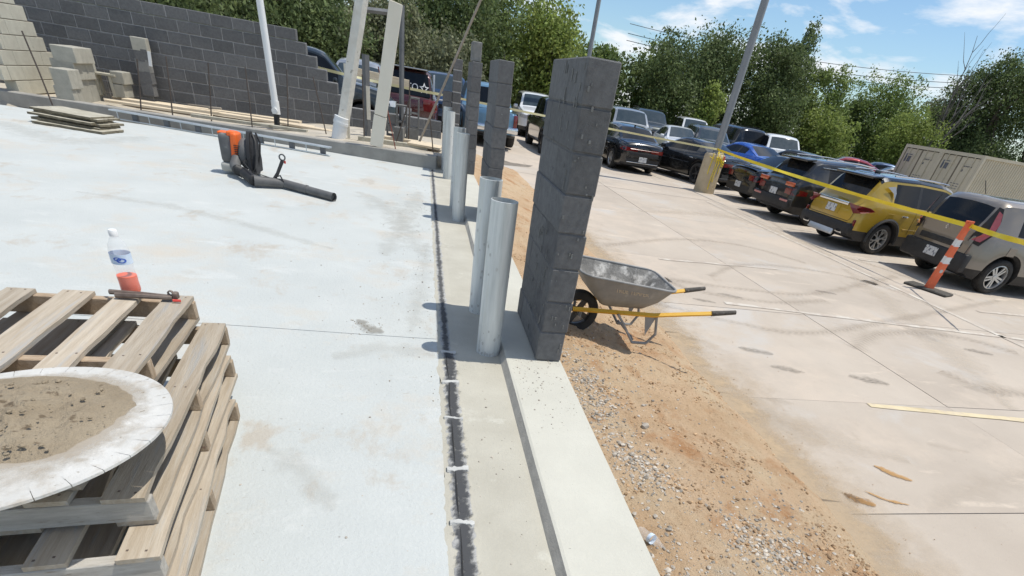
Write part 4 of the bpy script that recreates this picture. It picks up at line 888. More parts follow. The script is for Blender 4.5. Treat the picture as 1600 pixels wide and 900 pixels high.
# ================================================================ BLOWER
bo = Vector((-2.36, 8.02, 0)); bw_ = thing('leaf_blower', 'orange and black backpack leaf blower lying with its long tube on the slab', 'blower', bo)
dk = mat('dark_grey_plastic', C(.095,.095,.095), C(.15,.15,.148), .6, scale=6, dust=C(.3,.29,.27), dust_cut=.6, dust_scale=6)
MB().rbox((-.13, .02, .30), (.17, .26, .34), .05).build('engine_housing', dk, bw_, 45)
MB().rbox((-.03, .0, .345), (.085, .24, .29), .03, rot=Matrix.Rotation(.08, 3, 'Y')).build('orange_shroud', orange_m, bw_, 45)
MB().rbox((-.05, -.02, .47), (.11, .16, .06), .02).rbox((-.17, .02, .465), (.10, .16, .03), .012).build('orange_top_cover', orange_m, bw_, 45)
MB().rbox((-.15, .0, .085), (.16, .25, .11), .035).build('fuel_tank', mat('tank_plastic', C(.36,.36,.33), C(.45,.45,.41), .45, scale=6), bw_, 45)
b = MB().lathe([(.0, -.06), (.15, -.06), (.18, -.03), (.18, .03), (.15, .06), (0, .06)], 26, (.075, .02, .25), 'x')
b.build('fan_case', dk, bw_, 45)
b = MB()
for k in range(7): b.box((.01, -.128, .22+.022*k), (.07, .012, .008))
b.build('vent_grille', trim_m, bw_)
pr = [(-.20, .01), (.18, .01), (.21, .16), (.17, .36), (.10, .47), (.04, .52), (-.06, .52), (-.12, .46), (-.19, .30)]
MB().prism(pr, .13, .17, 'yz').build('back_frame', trim_m, bw_, 40)
MB().prism([(p[0]*.82, p[1]*.84+.05) for p in pr], .17, .215, 'yz').build('back_pad', mat('pad_fabric', C(.028,.028,.03), C(.05,.05,.052), .9, scale=20, bump=.4), bw_, 40)
MB().tube([(.2, -.05, .5), (.24, -.12, .42), (.235, -.17, .28), (.2, -.17, .12), (.12, -.14, .04)], .012, 6).tube([(.2, .1, .5), (.25, .06, .40), (.24, .0, .25), (.2, -.02, .1)], .012, 6).build('shoulder_strap', trim_m, bw_, 50)
# tube path in world -> local
wp = [Vector((-.02, -.10, .20)), Vector((-.03, -.19, .13)), Vector((.02, -.29, .10)), Vector((.12, -.36, .085))]
e1 = atz(397, 283, .07)-bo; e2 = atz(445, 287, .06)-bo; e3 = atz(522, 308, .05)-bo
e1, e2, e3 = Vector(e1), Vector(e2), Vector(e3); e1.z, e2.z, e3.z = .075, .06, .048
MB().tube(wp[:3], [.062, .065, .066], 14).build('elbow', dk, bw_, 50)
b = MB(); prof = []; path = []
full = [wp[2], wp[3], wp[3].lerp(e1, .5), e1]
for k in range(37):
    t = k/36*(len(full)-1); i = min(int(t), len(full)-2); path.append(full[i].lerp(full[i+1], t-i)); prof.append(.064 if k % 2 else .056)
b.tube(path, prof, 14).build('bellows_hose', trim_m, bw_, 70)
MB().tube([e1, e1.lerp(e2, .12), e2], [.066, .060, .053], 16).build('swivel_tube', dk, bw_, 50)
d = (e3-e2)
MB().tube([e2, e2+d*.45], .051, 16).tube([e2+d*.44, e2+d*.47], .055, 16).build('middle_tube', dk, bw_, 50)
MB().tube([e2+d*.46, e3], .048, 16, False).tube([e3-d*.03, e3], .051, 16, False).tube([e3-d*.05, e3-d*.049], .043, 16).build('nozzle_tube', dk, bw_, 50)
hp = e1.lerp(e2, .72); 
MB().tube([hp+Vector((-.02, 0, .04)), hp+Vector((.02, .03, .10)), hp+Vector((.09, .07, .25))], [.02, .019, .021], 10).build('handle_grip', trim_m, bw_, 50)
MB().lathe([(.026, -.012), (.04, -.012), (.04, .012), (.026, .012)], 18, hp+Vector((.09, .07, .285)), 'y', closed=True).build('handle_ring', dk, bw_, 50)
MB().box(hp+Vector((.115, .075, .235)), (.02, .02, .03)).build('trigger', mat('red_trigger', C(.6,.06,.04), None, .4), bw_)
MB().tube([hp+Vector((-.02, 0, .06)), hp+Vector((.06, -.01, .09)), hp+Vector((.10, -.01, .0))], .010, 6).tube([hp+Vector((-.02, .0, .04)), e1+Vector((.1, .02, .07)), e1+Vector((-.02, .02, .09)), wp[3]+Vector((0, .03, .12)), Vector((.1, -.1, .22))], .006, 6).build('throttle_cable', trim_m, bw_, 50)
# ================================================================ DELINEATOR, LAMP POLES, TAPE
db = atz(1449, 453, -.5); dl = thing('delineator_post', 'orange delineator post with white bands on a flat rubber base', 'post', (db.x, db.y, -.5), -.18)
DH = 1.215; n = 0
def dw(z): return .125-.055*z/DH
for k, (z0, z1, m, nm) in enumerate(((.03, .235, delin_m, 'orange_section'), (.235, .50, delin_m, 'orange_section'), (.50, .615, reflect_m, 'white_band'), (.615, .80, delin_m, 'orange_section'), (.80, .915, reflect_m, 'white_band'), (.915, 1.10, delin_m, 'orange_section'), (1.10, DH, delin_m, 'orange_section'))):
    a0, a1 = dw(z0), dw(z1); e = .0015*(k % 2)
    MB().add([(x*(a0/2+e), y*(.05-.012*z0), z0) for x, y in ((-1,-1),(1,-1),(1,1),(-1,1))]+[(x*(a1/2+e), y*(.05-.012*z1), z1) for x, y in ((-1,-1),(1,-1),(1,1),(-1,1))], [(0,3,2,1),(4,5,6,7),(0,1,5,4),(1,2,6,5),(2,3,7,6),(3,0,4,7)]).build(nm, m, dl)
for z in (.30, .50, .615, .80, .915, 1.08): MB().prism([(-dw(z)/2-.012, z-.012), (dw(z)/2+.004, z-.004), (dw(z)/2+.016, z+.012), (dw(z)/2, z+.008), (-dw(z)/2, z)], -.052+.012*z, -.044+.012*z, 'xz').build('torn_edge', delin_m if z not in (.5, .8) else reflect_m, dl)
MB().lathe([(.0, -.002), (.03, -.002), (.03, .004), (0, .004)], 16, (0.0, -.048, .36), 'y').build('maker_seal', smear_m, dl)
MB().cbox((0, 0, DH-.02), (.15, .03, .045), .006).build('top_grip', delin_m, dl)
d0, d1 = atz(1416, 441, -.5), atz(1481, 463, -.5); ex = (d1-d0); bl_ = ex.length
MB().cbox((0, 0, .022), (bl_, .36, .044), .015, math.atan2(ex.y, ex.x)+.18).build('rubber_base', rubber_m, dl)
def lamp_pole(label, base, top, r0, r1, bh, br):
    t = thing('lamp_pole', label, 'lamp post', base); top = Vector(top)-Vector(base)
    MB().lathe([(br*1.02, -.1), (br*.985, bh-.12), (br*.95, bh-.05), (br*.86, bh-.01), (br*.7, bh), (0, bh)], 28).build('concrete_base', polebase_m, t, 40)
    MB().cbox((0, 0, bh+.012), (r0*3.2, r0*3.2, .024), .004).build('base_plate', pole_m, t)
    MB().tube([Vector((0, 0, bh+.02)), top], [r0, r1], 4 if r0 < .1 else 12).build('pole', pole_m, t, 40)
    MB().box(top+Vector((.5, 0, .05)), (1.0, .3, .12)).build('lamp_head', pole_m, t)
    return t
pb = Vector((9.38, 17.55, -.5)); lamp_pole('grey lamp pole on tan concrete base wound with yellow tape', pb, (pb.x-.02, pb.y, 9.5), .115, .10, 1.14, .335)
p2b = aty(906, 170, 29); p2b.z = lotz(p2b.x, p2b.y); lamp_pole('thin grey lamp pole rising behind the near block pillar', p2b, (p2b.x, p2b.y, 11), .105, .095, .8, .3)
def tape(name, label, P, Q, sag, w, m, twist=1.2, n=60, top=False, cat='caution tape'):
    P, Q = Vector(P), Vector(Q); b = MB()
    d = (Q-P).normalized(); side = d.cross(Vector((0, 0, 1))).normalized(); up = side.cross(d)
    for k in range(n+1):
        t = k/n; p = P.lerp(Q, t)+Vector((0, 0, -sag*4*t*(1-t))); a = twist*math.sin(t*9+1)*.6+.5*nz3(t*14, 3)
        e = (up*math.cos(a)+side*math.sin(a))*w/2; th = side*.0012
        for q in (p-e-th, p+e-th, p+e+th, p-e+th): b.v.append(tuple(q-P))
    for k in range(n):
        for i in range(4): j = (i+1) % 4; b.f.append([4*k+i, 4*k+j, 4*k+4+j, 4*k+4+i]); b.mi.append(0)
    return tag(b.build(name, m, None, 40, loc=P), label, cat)
pt = Vector((pb.x-.05, pb.y-.12, .76))
q1 = aty(1507, 347, db.y-.03); q1 = Vector((db.x+.01, db.y-.07, -.5+DH-.07))
tape('caution_tape', 'yellow caution tape stretched from the lamp pole to the orange post', pt, q1, .06, .072, tape_m, 1.0)
tape('caution_tape', 'yellow caution tape running from the orange post out past the beige car', q1, aty(1640, 388, 5.8), .02, .07, tape_m, .5, 30)
tape('caution_tape', 'faded caution tape running behind the block pillars to the lamp pole', aty(690, 148, 16.4), pt, .02, .05, tapew_m, .6, 90)
tape('caution_tape', 'faded caution tape running along behind the back wall', aty(466, 98, 16), aty(690, 148, 16.4), .03, .06, tapew_m, .6)
b = MB(); r_ = random.Random(4)
for k in range(16):
    a0 = r_.uniform(-2.6, .3); z0 = r_.uniform(.95, 1.30); pts = []
    for q in range(7):
        a = a0+q*.22; rr = .15+.19*sst((1.22-z0+.02*q)/.2); pts.append((rr*math.cos(a), rr*math.sin(a), z0-.03*q*r_.uniform(.2, 1.4)))
    b.tube(pts, r_.uniform(.006, .014), 4)
for (a, z1) in ((-1.75, .12), (-1.55, .35), (-2.2, .55), (-1.2, .6)):
    b.tube([(.345*math.cos(a+.03*math.sin(q)), .345*math.sin(a+.03*math.sin(q)), 1.15-(1.15-z1)*q/6) for q in range(7)], .013, 4)
tag(b.build('tape_bundle', tape_m, None, 40, loc=pb), 'yellow tape knotted and dangling around the lamp pole base', 'caution tape')
MB_ = MB().cbox((0, 0, 0), (.09, .012, .12), .003); o = MB_.build('red_tag', mat('red_sticker', C(.5,.06,.05), C(.58,.1,.08), .6), None, loc=(pb.x+.18, pb.y-.32, .55), rz=.5); tag(o, 'small red sticker on the lamp pole base', 'sticker')
# ================================================================ CONTAINERS
def container(label, c0, c1, L_, seed, light=0):
    # c0, c1: left and right bottom corners of the door end; body runs back along the normal
    d = Vector(c1)-Vector(c0); w = d.length; rz = math.atan2(d.y, d.x)
    t = thing('shipping_container', label, 'container', (c0[0], c0[1], lotz(c0[0], c0[1])), rz, 'tan shipping containers')
    Hc = 2.46
    MB().box((w/2, L_/2, Hc-.03), (w-.1, L_-.1, .05)).box((w/2, L_/2, .1), (w-.1, L_-.1, .1)).box((w/2, L_-.04, Hc/2), (w-.1, .06, Hc-.1)).build('shell', cont_m, t)
    for x in (0.04, w-.04):
        b = MB(); n = int(L_/.14)
        sgn = -1 if x < 1 else 1; pts = []
        for k in range(n): y = .1+k*.14; pts += [(x, y), (x, y+.05), (x-sgn*.036, y+.07), (x-sgn*.036, y+.12)]
        for z in (.16, Hc-.1):
            for p in pts: b.v.append((p[0], p[1], z))
        m_ = len(pts)
        for k in range(m_-1): b.f.append([k, k+1, m_+k+1, m_+k]); b.mi.append(0)
        b.build('corrugated_side', cont_m, t)
        MB().box((x, L_/2, Hc-.06), (.09, L_, .11)).build('top_rail', cont_m, t); MB().box((x, L_/2, .09), (.09, L_, .16)).build('bottom_rail', cont_m, t)
        MB().box((x, .05, Hc/2), (.13, .13, Hc)).build('corner_post', cont_m, t)
    MB().box((w/2, .045, Hc-.07), (w-.14, .11, .135)).build('door_header', cont_m, t); MB().box((w/2, .045, .08), (w-.14, .11, .15)).build('door_sill', cont_m, t)
    for s_ in (0, 1):
        x0 = .11 if s_ == 0 else w/2+.006; x1 = w/2-.006 if s_ == 0 else w-.11
        dr = MB().box(((x0+x1)/2, .055, Hc/2), (x1-x0, .05, Hc-.34)).build('door', cont_m, t)
        MB().box((x0+.012, .026, Hc/2), (.03, .02, Hc-.33)).box((x1-.012, .026, Hc/2), (.03, .02, Hc-.33)).build('gasket', contd_m, dr)
        for xx in (x0+(x1-x0)*.30, x0+(x1-x0)*.70):
            MB().tube([(xx, -.005, .12), (xx, -.005, Hc-.1)], .022, 8).build('locking_bar', cont_m, dr, 50); 
        for zz in (.5, 1.0, 2.0): MB().box(((x0+x1)/2, .02, zz), ((x1-x0)*.55, .018, .05)).build('bar_bracket', cont_m, dr)
        if s_ == 0: MB().box((x0+(x1-x0)*.32, .022, Hc*.77), (.36, .012, .34)).build('placard', mark_m, dr)
        else:
            for zz, ww in ((Hc*.80, .62), (Hc*.72, .22)): 
                bq = MB()
                for k in range(int(ww/.09)): bq.box((x0+.28+k*.09, .022, zz), (.055, .010, .085))
                bq.build('stencil_marks', mark_m, dr)
            MB().box((x0+(x1-x0)*.4, .022, Hc*.46), (.55, .012, .4)).build('panel_plate', contd_m if False else cont_m, dr)
            bq = MB()
            for k in range(9): bq.box((x0+.2+(k % 3)*.17, .013, Hc*.42+(k//3)*.10), (.12, .006, .03))
            bq.build('data_lines', mark_m, dr)
    return t
container('tan shipping container farther back with doors facing the parked cars', (24.45, 26.45, 0), (24.5, 24.24, 0), 6.1, 1)
container('nearer tan shipping container whose corrugated side runs out of the picture', (24.5, 24.18, 0), (24.5, 21.95, 0), 12.2, 2)
# ================================================================ VEHICLES
def lerp_tab(tab, x):
    if x <= tab[0][0]: return tab[0][1]
    for (a, b), (c, d) in zip(tab, tab[1:]):
        if x <= c: return b+(d-b)*(x-a)/(c-a) if c > a else d
    return tab[-1][1]
def smooth_tab(tab, x, w=.05): return sum(lerp_tab(tab, x+dx*w) for dx in (-1, -.5, 0, .5, 1))/5
WM = {}
def wheelmeshes(r, w, style):
    k = (r, w, style)
    if k in WM: return WM[k]
    ri = r*.70
    ty = MB().lathe([(ri, -w*.44), (ri+.012, -w/2), (r-.035, -w/2), (r-.008, -w*.40), (r, -w*.25), (r, w*.25), (r-.008, w*.40), (r-.035, w/2), (ri+.012, w/2), (ri, w*.44)], 30, (0, 0, 0), 'y').mesh('tyre', tyre_m, 40)
    b = MB(); yo = w*.40   # outer side is +y in mesh space
    b.lathe([(ri+.004, -w*.44), (ri+.004, yo), (ri-.018, yo+.004), (ri-.03, yo-.03), (ri-.03, -w*.44)], 28, (0, 0, 0), 'y', mi=0)
    b.lathe([(0, yo-.075), (ri-.01, yo-.075)], 28, (0, 0, 0), 'y', mi=1)
    ns = {'five': 5, 'ten': 10, 'twin': 6, 'dark': 5}[style]
    for q in range(ns):
        R = Matrix.Rotation(2*math.pi*q/ns+.3, 3, 'Y')
        if style == 'five':
            for s_ in (-1, 1): b.box(R @ Vector((ri*.53, yo-.028, s_*ri*.11)), (ri*.92, .022, ri*.15), R @ Matrix.Rotation(-s_*.10, 3, 'Y'), 0)
        elif style == 'twin':
            for s_ in (-1, 1): b.box(R @ Vector((ri*.72, yo-.02, s_*ri*.13)), (ri*.5, .02, ri*.10), R @ Matrix.Rotation(-s_*.42, 3, 'Y'), 0)
            b.box(R @ Vector((ri*.33, yo-.03, 0)), (ri*.45, .02, ri*.13), R, 0)
        else: b.box(R @ Vector((ri*.5, yo-.028, 0)), (ri*.95, .022, ri*.15), R, 0)
    b.lathe([(0, yo-.005), (ri*.2, yo-.008), (ri*.23, yo-.05)], 14, (0, 0, 0), 'y', mi=0)
    rm = b.mesh('rim', [dalloy_m if style == 'dark' else alloy_m, under_m], 40)
    WM[k] = (ty, rm); return WM[k]
STYLES = {}
STYLES['suv'] = dict(L=4.37, W=1.80, wr=.335, ww=.225, xr=-1.27, xf=1.36, zs=.24, arch=.40, clad=.46,
    top=[(-2.19,.86),(-2.17,1.00),(-2.05,1.06),(-1.72,1.555),(-1.55,1.60),(-.6,1.625),(.15,1.60),(.42,1.54),(1.08,1.11),(1.5,1.06),(2.0,.98),(2.13,.86),(2.19,.70)],
    belt=[(-2.19,.88),(-1.8,1.04),(-1.2,1.05),(.9,.985),(1.3,.96),(2.19,.80)], tum=.34, wind=[(-1.33,-.62),(-.54,.34),(.42,.82)], rear=(-2.07,-1.74), front=(.42,1.05), style='twin')
STYLES['soul'] = dict(L=4.14, W=1.80, wr=.32, ww=.215, xr=-1.28, xf=1.29, zs=.22, arch=.385, clad=.40,
    top=[(-2.07,.88),(-2.06,1.02),(-2.02,1.08),(-1.86,1.53),(-1.75,1.575),(-.6,1.60),(.35,1.585),(.55,1.53),(1.05,1.12),(1.4,1.06),(1.9,.97),(2.02,.85),(2.07,.68)],
    belt=[(-2.07,.92),(-1.8,1.02),(.9,.96),(1.3,.95),(2.07,.80)], tum=.25, wind=[(-1.36,-.70),(-.60,.28),(.36,.80)], rear=(-2.03,-1.88), front=(.55,1.02), style='five')
STYLES['sportage'] = dict(L=4.45, W=1.85, wr=.345, ww=.23, xr=-1.30, xf=1.37, zs=.24, arch=.41, clad=.44,
    top=[(-2.22,.86),(-2.20,1.02),(-2.08,1.08),(-1.72,1.54),(-1.55,1.60),(-.5,1.635),(.15,1.61),(.40,1.55),(1.1,1.12),(1.5,1.07),(2.0,.98),(2.15,.86),(2.22,.70)],
    belt=[(-2.22,.90),(-1.8,1.08),(-1.2,1.07),(.9,1.0),(1.3,.97),(2.22,.80)], tum=.36, wind=[(-1.28,-.66),(-.56,.32),(.40,.84)], rear=(-2.09,-1.74), front=(.40,1.06), style='five')
STYLES['sedan'] = dict(L=4.64, W=1.80, wr=.325, ww=.215, xr=-1.35, xf=1.35, zs=.20, arch=.37, clad=.0,
    top=[(-2.32,.78),(-2.30,.92),(-2.2,.985),(-1.72,1.02),(-1.0,1.38),(-.55,1.43),(-.1,1.44),(.25,1.40),(1.05,1.0),(1.5,.94),(2.05,.83),(2.24,.70),(2.32,.56)],
    belt=[(-2.32,.84),(-1.9,.955),(-1.2,.95),(.9,.90),(1.3,.86),(2.32,.66)], tum=.46, wind=[(-1.30,-.66),(-.58,.24),(.32,.80)], rear=(-1.68,-1.03), front=(.25,1.02), style='five')
STYLES['coupe'] = dict(L=4.72, W=1.90, wr=.345, ww=.245, xr=-1.36, xf=1.36, zs=.19, arch=.39, clad=.0,
    top=[(-2.36,.80),(-2.34,.96),(-2.24,1.015),(-1.75,1.02),(-.95,1.33),(-.5,1.375),(-.2,1.38),(.1,1.34),(.85,1.0),(1.5,.95),(2.1,.84),(2.3,.70),(2.36,.55)],
    belt=[(-2.36,.86),(-1.7,.985),(-1.2,.96),(.7,.90),(1.3,.88),(2.36,.66)], tum=.5, wind=[(-1.05,-.58),(-.50,.60)], rear=(-1.7,-.98), front=(.1,.82), style='dark')
STYLES['van'] = dict(STYLES['suv']); STYLES['van'].update(L=4.85, W=1.98, top=[(-2.42,.95),(-2.40,1.10),(-2.34,1.14),(-2.12,1.74),(-1.95,1.79),(-.6,1.82),(.35,1.79),(.60,1.73),(1.15,1.24),(1.6,1.19),(2.2,1.10),(2.36,.95),(2.42,.75)],
    belt=[(-2.42,1.0),(-2.0,1.14),(.9,1.10),(1.3,1.08),(2.42,.9)], tum=.26, wind=[(-1.95,-1.15),(-1.05,-.15),(-.07,.92)], rear=(-2.33,-2.14), front=(.60,1.12), xr=-1.42, xf=1.48, wr=.37, arch=.44, style='five')
STYLES['pickup'] = dict(STYLES['suv']); STYLES['pickup'].update(L=5.6, W=2.0, wr=.40, ww=.27, xr=-1.65, xf=1.85, zs=.36, arch=.48, clad=.0,
    top=[(-2.8,1.14),(-2.79,1.16),(-1.05,1.17),(-.98,1.2),(-.80,1.82),(-.65,1.87),(.1,1.90),(.6,1.87),(.78,1.80),(1.3,1.27),(1.7,1.23),(2.5,1.16),(2.72,1.02),(2.8,.80)],
    belt=[(-2.8,1.12),(-1.0,1.16),(1.0,1.16),(1.4,1.14),(2.8,.95)], tum=.24, wind=[(-.76,-.05),(.03,1.02)], rear=(-.97,-.82), front=(.80,1.27), style='dark')
SM = {}
def bodymeshes(sty):
    if sty in SM: return SM[sty]
    s = STYLES[sty]; L_, W_ = s['L'], s['W']; hl = L_/2
    xs = set([-hl, -hl+.015, -hl+.05, -hl+.11, -hl+.2, hl-.015, hl-.05, hl-.12, hl-.22, hl-.34])
    x = -hl+.3
    while x < hl-.3: xs.add(round(x, 3)); x += .115
    for xw in (s['xr'], s['xf']):
        for k in range(-9, 10): xs.add(round(xw+s['arch']*math.sin(k/9*math.pi/2), 4))
        xs.add(round(xw-s['arch']-.01, 4)); xs.add(round(xw+s['arch']+.01, 4))
    for a, b in s['wind']+[s['rear'], s['front']]: xs.add(a); xs.add(b)
    xs = sorted(xs); st = [xs[0]]
    for x in xs[1:]:
        if x-st[-1] > .006: st.append(x)
    def plan(x):
        r = 1-.16*max(0, (abs(x)-hl*.55)/(hl*.45))**2.2
        e = hl-abs(x)
        if e < .2: r -= .10*(1-e/.2)**2.2
        return r
    V = []; NP = 12
    for x in st:
        zt = smooth_tab(s['top'], x, .04) if abs(x) < hl-.1 else lerp_tab(s['top'], x); zb = lerp_tab(s['belt'], x); gh = zt > zb+.03; h = max(0., zt-zb); zb = min(zb, zt-.02)
        pm = plan(x); wm = W_/2*pm; wb = wm*.955; wt = wb-h*s['tum']-.02 if h > 0 else wb-.03; k = min(1, h/.35)
        zl = s['zs']+(.07 if abs(x) > hl-.25 else 0)
        for xw in (s['xr'], s['xf']):
            dx = abs(x-xw)
            if dx < s['arch']: zl = max(zl, s['wr']+math.sqrt(s['arch']**2-dx*dx)*.98)
        zm = max(zl+.05, s['clad'] if s['clad'] else .48); zsh = max(zm+.03, zb-.13)
        if zsh > zb-.02: zsh = zb-.02
        if zm > zsh-.02: zm = zsh-.02
        hd = .012+.02*(1-k)
        ws = wm*.96 if abs(x) < hl-.3 else wm*.95
        q = [(0, zt), (wt*.55, zt-.010), (wt*.86, zt-.030), (wt, zt-.035-.055*k), (wt+(wb-wt)*.06, zt-.05-.08*k), (wb-(wb-wt)*.10*k-.004, zb+.035*k), (wb, zb), (wm, zsh), (wm*1.003, zm), (ws, max(zl, min(zl+.06, zm-.02))), (ws-.03, zl), (0, zl)]
        # keep upper points ordered when the cabin is absent
        qq = []; zprev = 9
        for y, z in q:
            z = min(z, zprev-.0015); qq.append((y, z)); zprev = z
        V.append([(x, y, z) for y, z in qq])
    parts = {n: MB() for n in ('body', 'trim', 'windshield', 'rear_window')}; w0, w1 = s['wind'][0][0], s['wind'][-1][1]
    def inr(a, r): return r[0]-1e-3 <= a[0] and a[1] <= r[1]+1e-3
    for i in range(len(st)-1):
        seg = (st[i], st[i+1])
        for j in range(NP-1):
            nm = 'body'
            if j <= 1 and inr(seg, s['front']): nm = 'windshield'
            elif j <= 1 and inr(seg, s['rear']): nm = 'rear_window'
            elif j == 4 and inr(seg, (w0, w1)): nm = next((f'side_window{q}' for q, w in enumerate(s['wind']) if inr(seg, w)), 'window_pillar'+str(int(seg[0]*10)//3))
            elif j == 10: nm = 'trim'
            elif j >= 8 and (s['clad'] or j == 9): nm = 'trim'
            for sy in (1, -1):
                a, b, c, d = V[i][j], V[i+1][j], V[i+1][j+1], V[i][j+1]
                parts.setdefault(nm+('L' if sy > 0 else 'R') if j == 4 and nm[:2] in ('si', 'wi') and nm != 'windshield' else nm, MB()).add([(p[0], p[1]*sy, p[2]) for p in (a, b, c, d)], [(0, 1, 2, 3)])
    for e in (0, len(st)-1):
        for j in range(NP-1):
            nm = 'trim' if (j >= 8) else 'body'
            a, b = V[e][j], V[e][j+1]
            parts[nm].add([a, (a[0], -a[1], a[2]), (b[0], -b[1], b[2]), b], [(0, 1, 2, 3)])
    out = {}
    for n, b in parts.items():
        if not b.v: continue
        me = bpy.data.meshes.new(n.rstrip('LR0123456789-') if n[:4] in ('side', 'wind') and n != 'windshield' else n); me.from_pydata(b.v, [], b.f); bm = bmesh.new(); bm.from_mesh(me); bmesh.ops.remove_doubles(bm, verts=bm.verts[:], dist=.0008)
        bmesh.ops.dissolve_degenerate(bm, edges=bm.edges[:], dist=.0005)
        bmesh.ops.recalc_face_normals(bm, faces=bm.faces[:])
        for f in bm.faces: f.smooth = True
        for ed in bm.edges:
            if len(ed.link_faces) == 2 and ed.calc_face_angle(0) > math.radians(38): ed.smooth = False
        bm.to_mesh(me); bm.free(); out[n] = me
    # black surround strip along the belt + roof rails, door seams are thin sunk strips
    SM[sty] = (out, V, st); return SM[sty]
def surf(V, st, x, z, side):        # half width of the body at (x, z)
    i = min(range(len(st)), key=lambda k: abs(st[k]-x)); r = V[i]
    for a, b in zip(r, r[1:]):
        if b[2] <= z <= a[2]: t = (a[2]-z)/(a[2]-b[2]+1e-9); return (a[1]+(b[1]-a[1])*t)
    return r[8][1]
def car(label, sty, col, x, y, rz, name='parked_car', cat='car', detail=1, z=None, wheels=None, roof=None, rearlamp='corner', black_bumper=False, group='cars in the parking lot', sc=1.0, rails=False, plate='rear'):
    meshes, V, st = bodymeshes(sty); s = STYLES[sty]; hl = s['L']/2
    t = thing(name, label, cat, (x, y, lotz(x, y) if z is None else z), rz, group); t.scale = (sc, sc, sc)
    def part(n, me, m, loc=(0, 0, 0), r=0, par=None):
        me = me.copy() if me.materials and me.materials[0] != m else me
        if not me.materials: me.materials.append(m)
        elif me.materials[0] != m: me.materials[0] = m
        return link(n, me, par or t, loc, r)
    key = (sty, col.name)
    bd = link('body', meshcopy(meshes['body'], col), t); link('trim', meshcopy(meshes['trim'], trim_m), t)
    link('windshield', meshcopy(meshes['windshield'], wglass_m), t); link('rear_window', meshcopy(meshes['rear_window'], glass_m), t)
    for n_, me_ in meshes.items():
        if n_.startswith('side_window'): link('side_window', meshcopy(me_, glass_m), t)
        elif n_.startswith('window_pillar'): link('window_pillar', meshcopy(me_, trim_m), t)
    ty, rm = wheelmeshes(s['wr'], s['ww'], wheels or s['style'])
    for xw in (s['xr'], s['xf']):
        for sy in (1, -1):
            w = link('wheel', ty, t, (xw, sy*(s['W']/2*.985-s['ww']/2), s['wr']), 0 if sy > 0 else math.pi); link('rim', rm, w)
    # lower dark floor block so no light passes under the cabin
    zr = lambda xx: lerp_tab(s['top'], xx)
    def wbox(n, m, c, d, r=None, par=None): return MB().rbox(c, d, min(d)*.3, 2, r).build(n, m, par or t, 40)
    # mirrors, handles
    if detail >= 1:
        xm = s['front'][1]-.22
        for sy in (1, -1):
            MB().rbox((xm-.05, sy*(s['W']/2+.06), lerp_tab(s['belt'], xm)+.07), (.11, .19, .13), .035, 2).build('mirror', col if roof is None else trim_m, t, 45)
    if detail >= 2:
        for sy in (1, -1):
            for wd in s['wind'][:2] if len(s['wind']) > 2 else s['wind'][:1]:
                xx = wd[0]+.10 if wd[0] > -1.2 else wd[0]+.42; zz = lerp_tab(s['belt'], xx)-.16
                MB().rbox((xx, sy*(surf(V, st, xx, zz, sy)+.012), zz), (.17, .03, .032), .010, 2).build('door_handle', chrome_m if sty != 'soul' else col, t, 45)
            seams = MB()
            for wd in s['wind'][:3]:
                xx = wd[1]+.04
                pts = [(xx-.02, surf(V, st, xx, z_, sy)*sy*1.0006+sy*.0015, z_) for z_ in (.52, .7, lerp_tab(s['belt'], xx)-.13, lerp_tab(s['belt'], xx)-.01)]
                seams.tube(pts, .0035, 4)
            seams.build('door_seam', under_m, t)
    if detail >= 2 and sty in ('suv', 'soul', 'sportage', 'sedan', 'coupe'):
        yw = s['W']*.40; zt_ = lerp_tab(s['belt'], -hl)-.02; zb2 = .62 if sty in ('suv', 'sportage') else .56
        MB().tube([(-hl-.002, -yw, zt_), (-hl-.004, -yw*.96, zb2+.06), (-hl-.004, -yw*.9, zb2), (-hl-.004, yw*.9, zb2), (-hl-.004, yw*.96, zb2+.06), (-hl-.002, yw, zt_)], .005, 4).build('tailgate_seam', under_m, t)
        for sy in (1, -1):
            xx = [s['xr']+s['arch']+.08+q*(s['xf']-s['xr']-2*s['arch']-.16)/8 for q in range(9)]
            MB().tube([(q, sy*(surf(V, st, q, .62, sy)+.001), .62) for q in xx], .006, 4).build('side_crease', col, t, 60)
        MB().cbox((s['xr']-.05, -(surf(V, st, s['xr']-.05, lerp_tab(s['belt'], s['xr'])-.22, -1)), lerp_tab(s['belt'], s['xr'])-.22), (.17, .008, .15), .003).build('fuel_flap', col, t)
    # lamps: strips fitted on the body surface
    def wrap(n, m, z0, z1, x_in, x_side, off=.008, end=-1, taper=.6):
        # lamp wrapping the corner: from x_side along the flank to y_in across the end face
        xe = end*hl
        for sy in (1, -1):
            b = MB(); pts = []
            path = [(xe+(-end)*x_side, None), (xe-end*x_side*.6, None), (xe-end*.12, None), (xe-end*.05, None), (xe-end*.012, None)]
            rows = []
            for q, (px_, _) in enumerate(path):
                f = taper+(1-taper)*min(1, q/2)
                zc = (z0+z1)/2; za, zb_ = zc-(z1-z0)/2*f, zc+(z1-z0)/2*f
                rows.append([(px_, surf(V, st, px_, zz, sy)*sy+sy*off, zz) for zz in (za, zb_)])
            for yi in (.80, .6, x_in):
                rows.append([(xe+end*off, sy*yi*s['W']/2, zz) for zz in (z0+(z1-z0)*.08*(yi < .7), z1-(z1-z0)*.08*(yi < .7))])
            for r in rows: b.v += r
            for q in range(len(rows)-1): b.f.append([2*q, 2*q+1, 2*q+3, 2*q+2]); b.mi.append(0)
            b.build(n, m, t, 40)
    zb_r = lerp_tab(s['belt'], -hl)
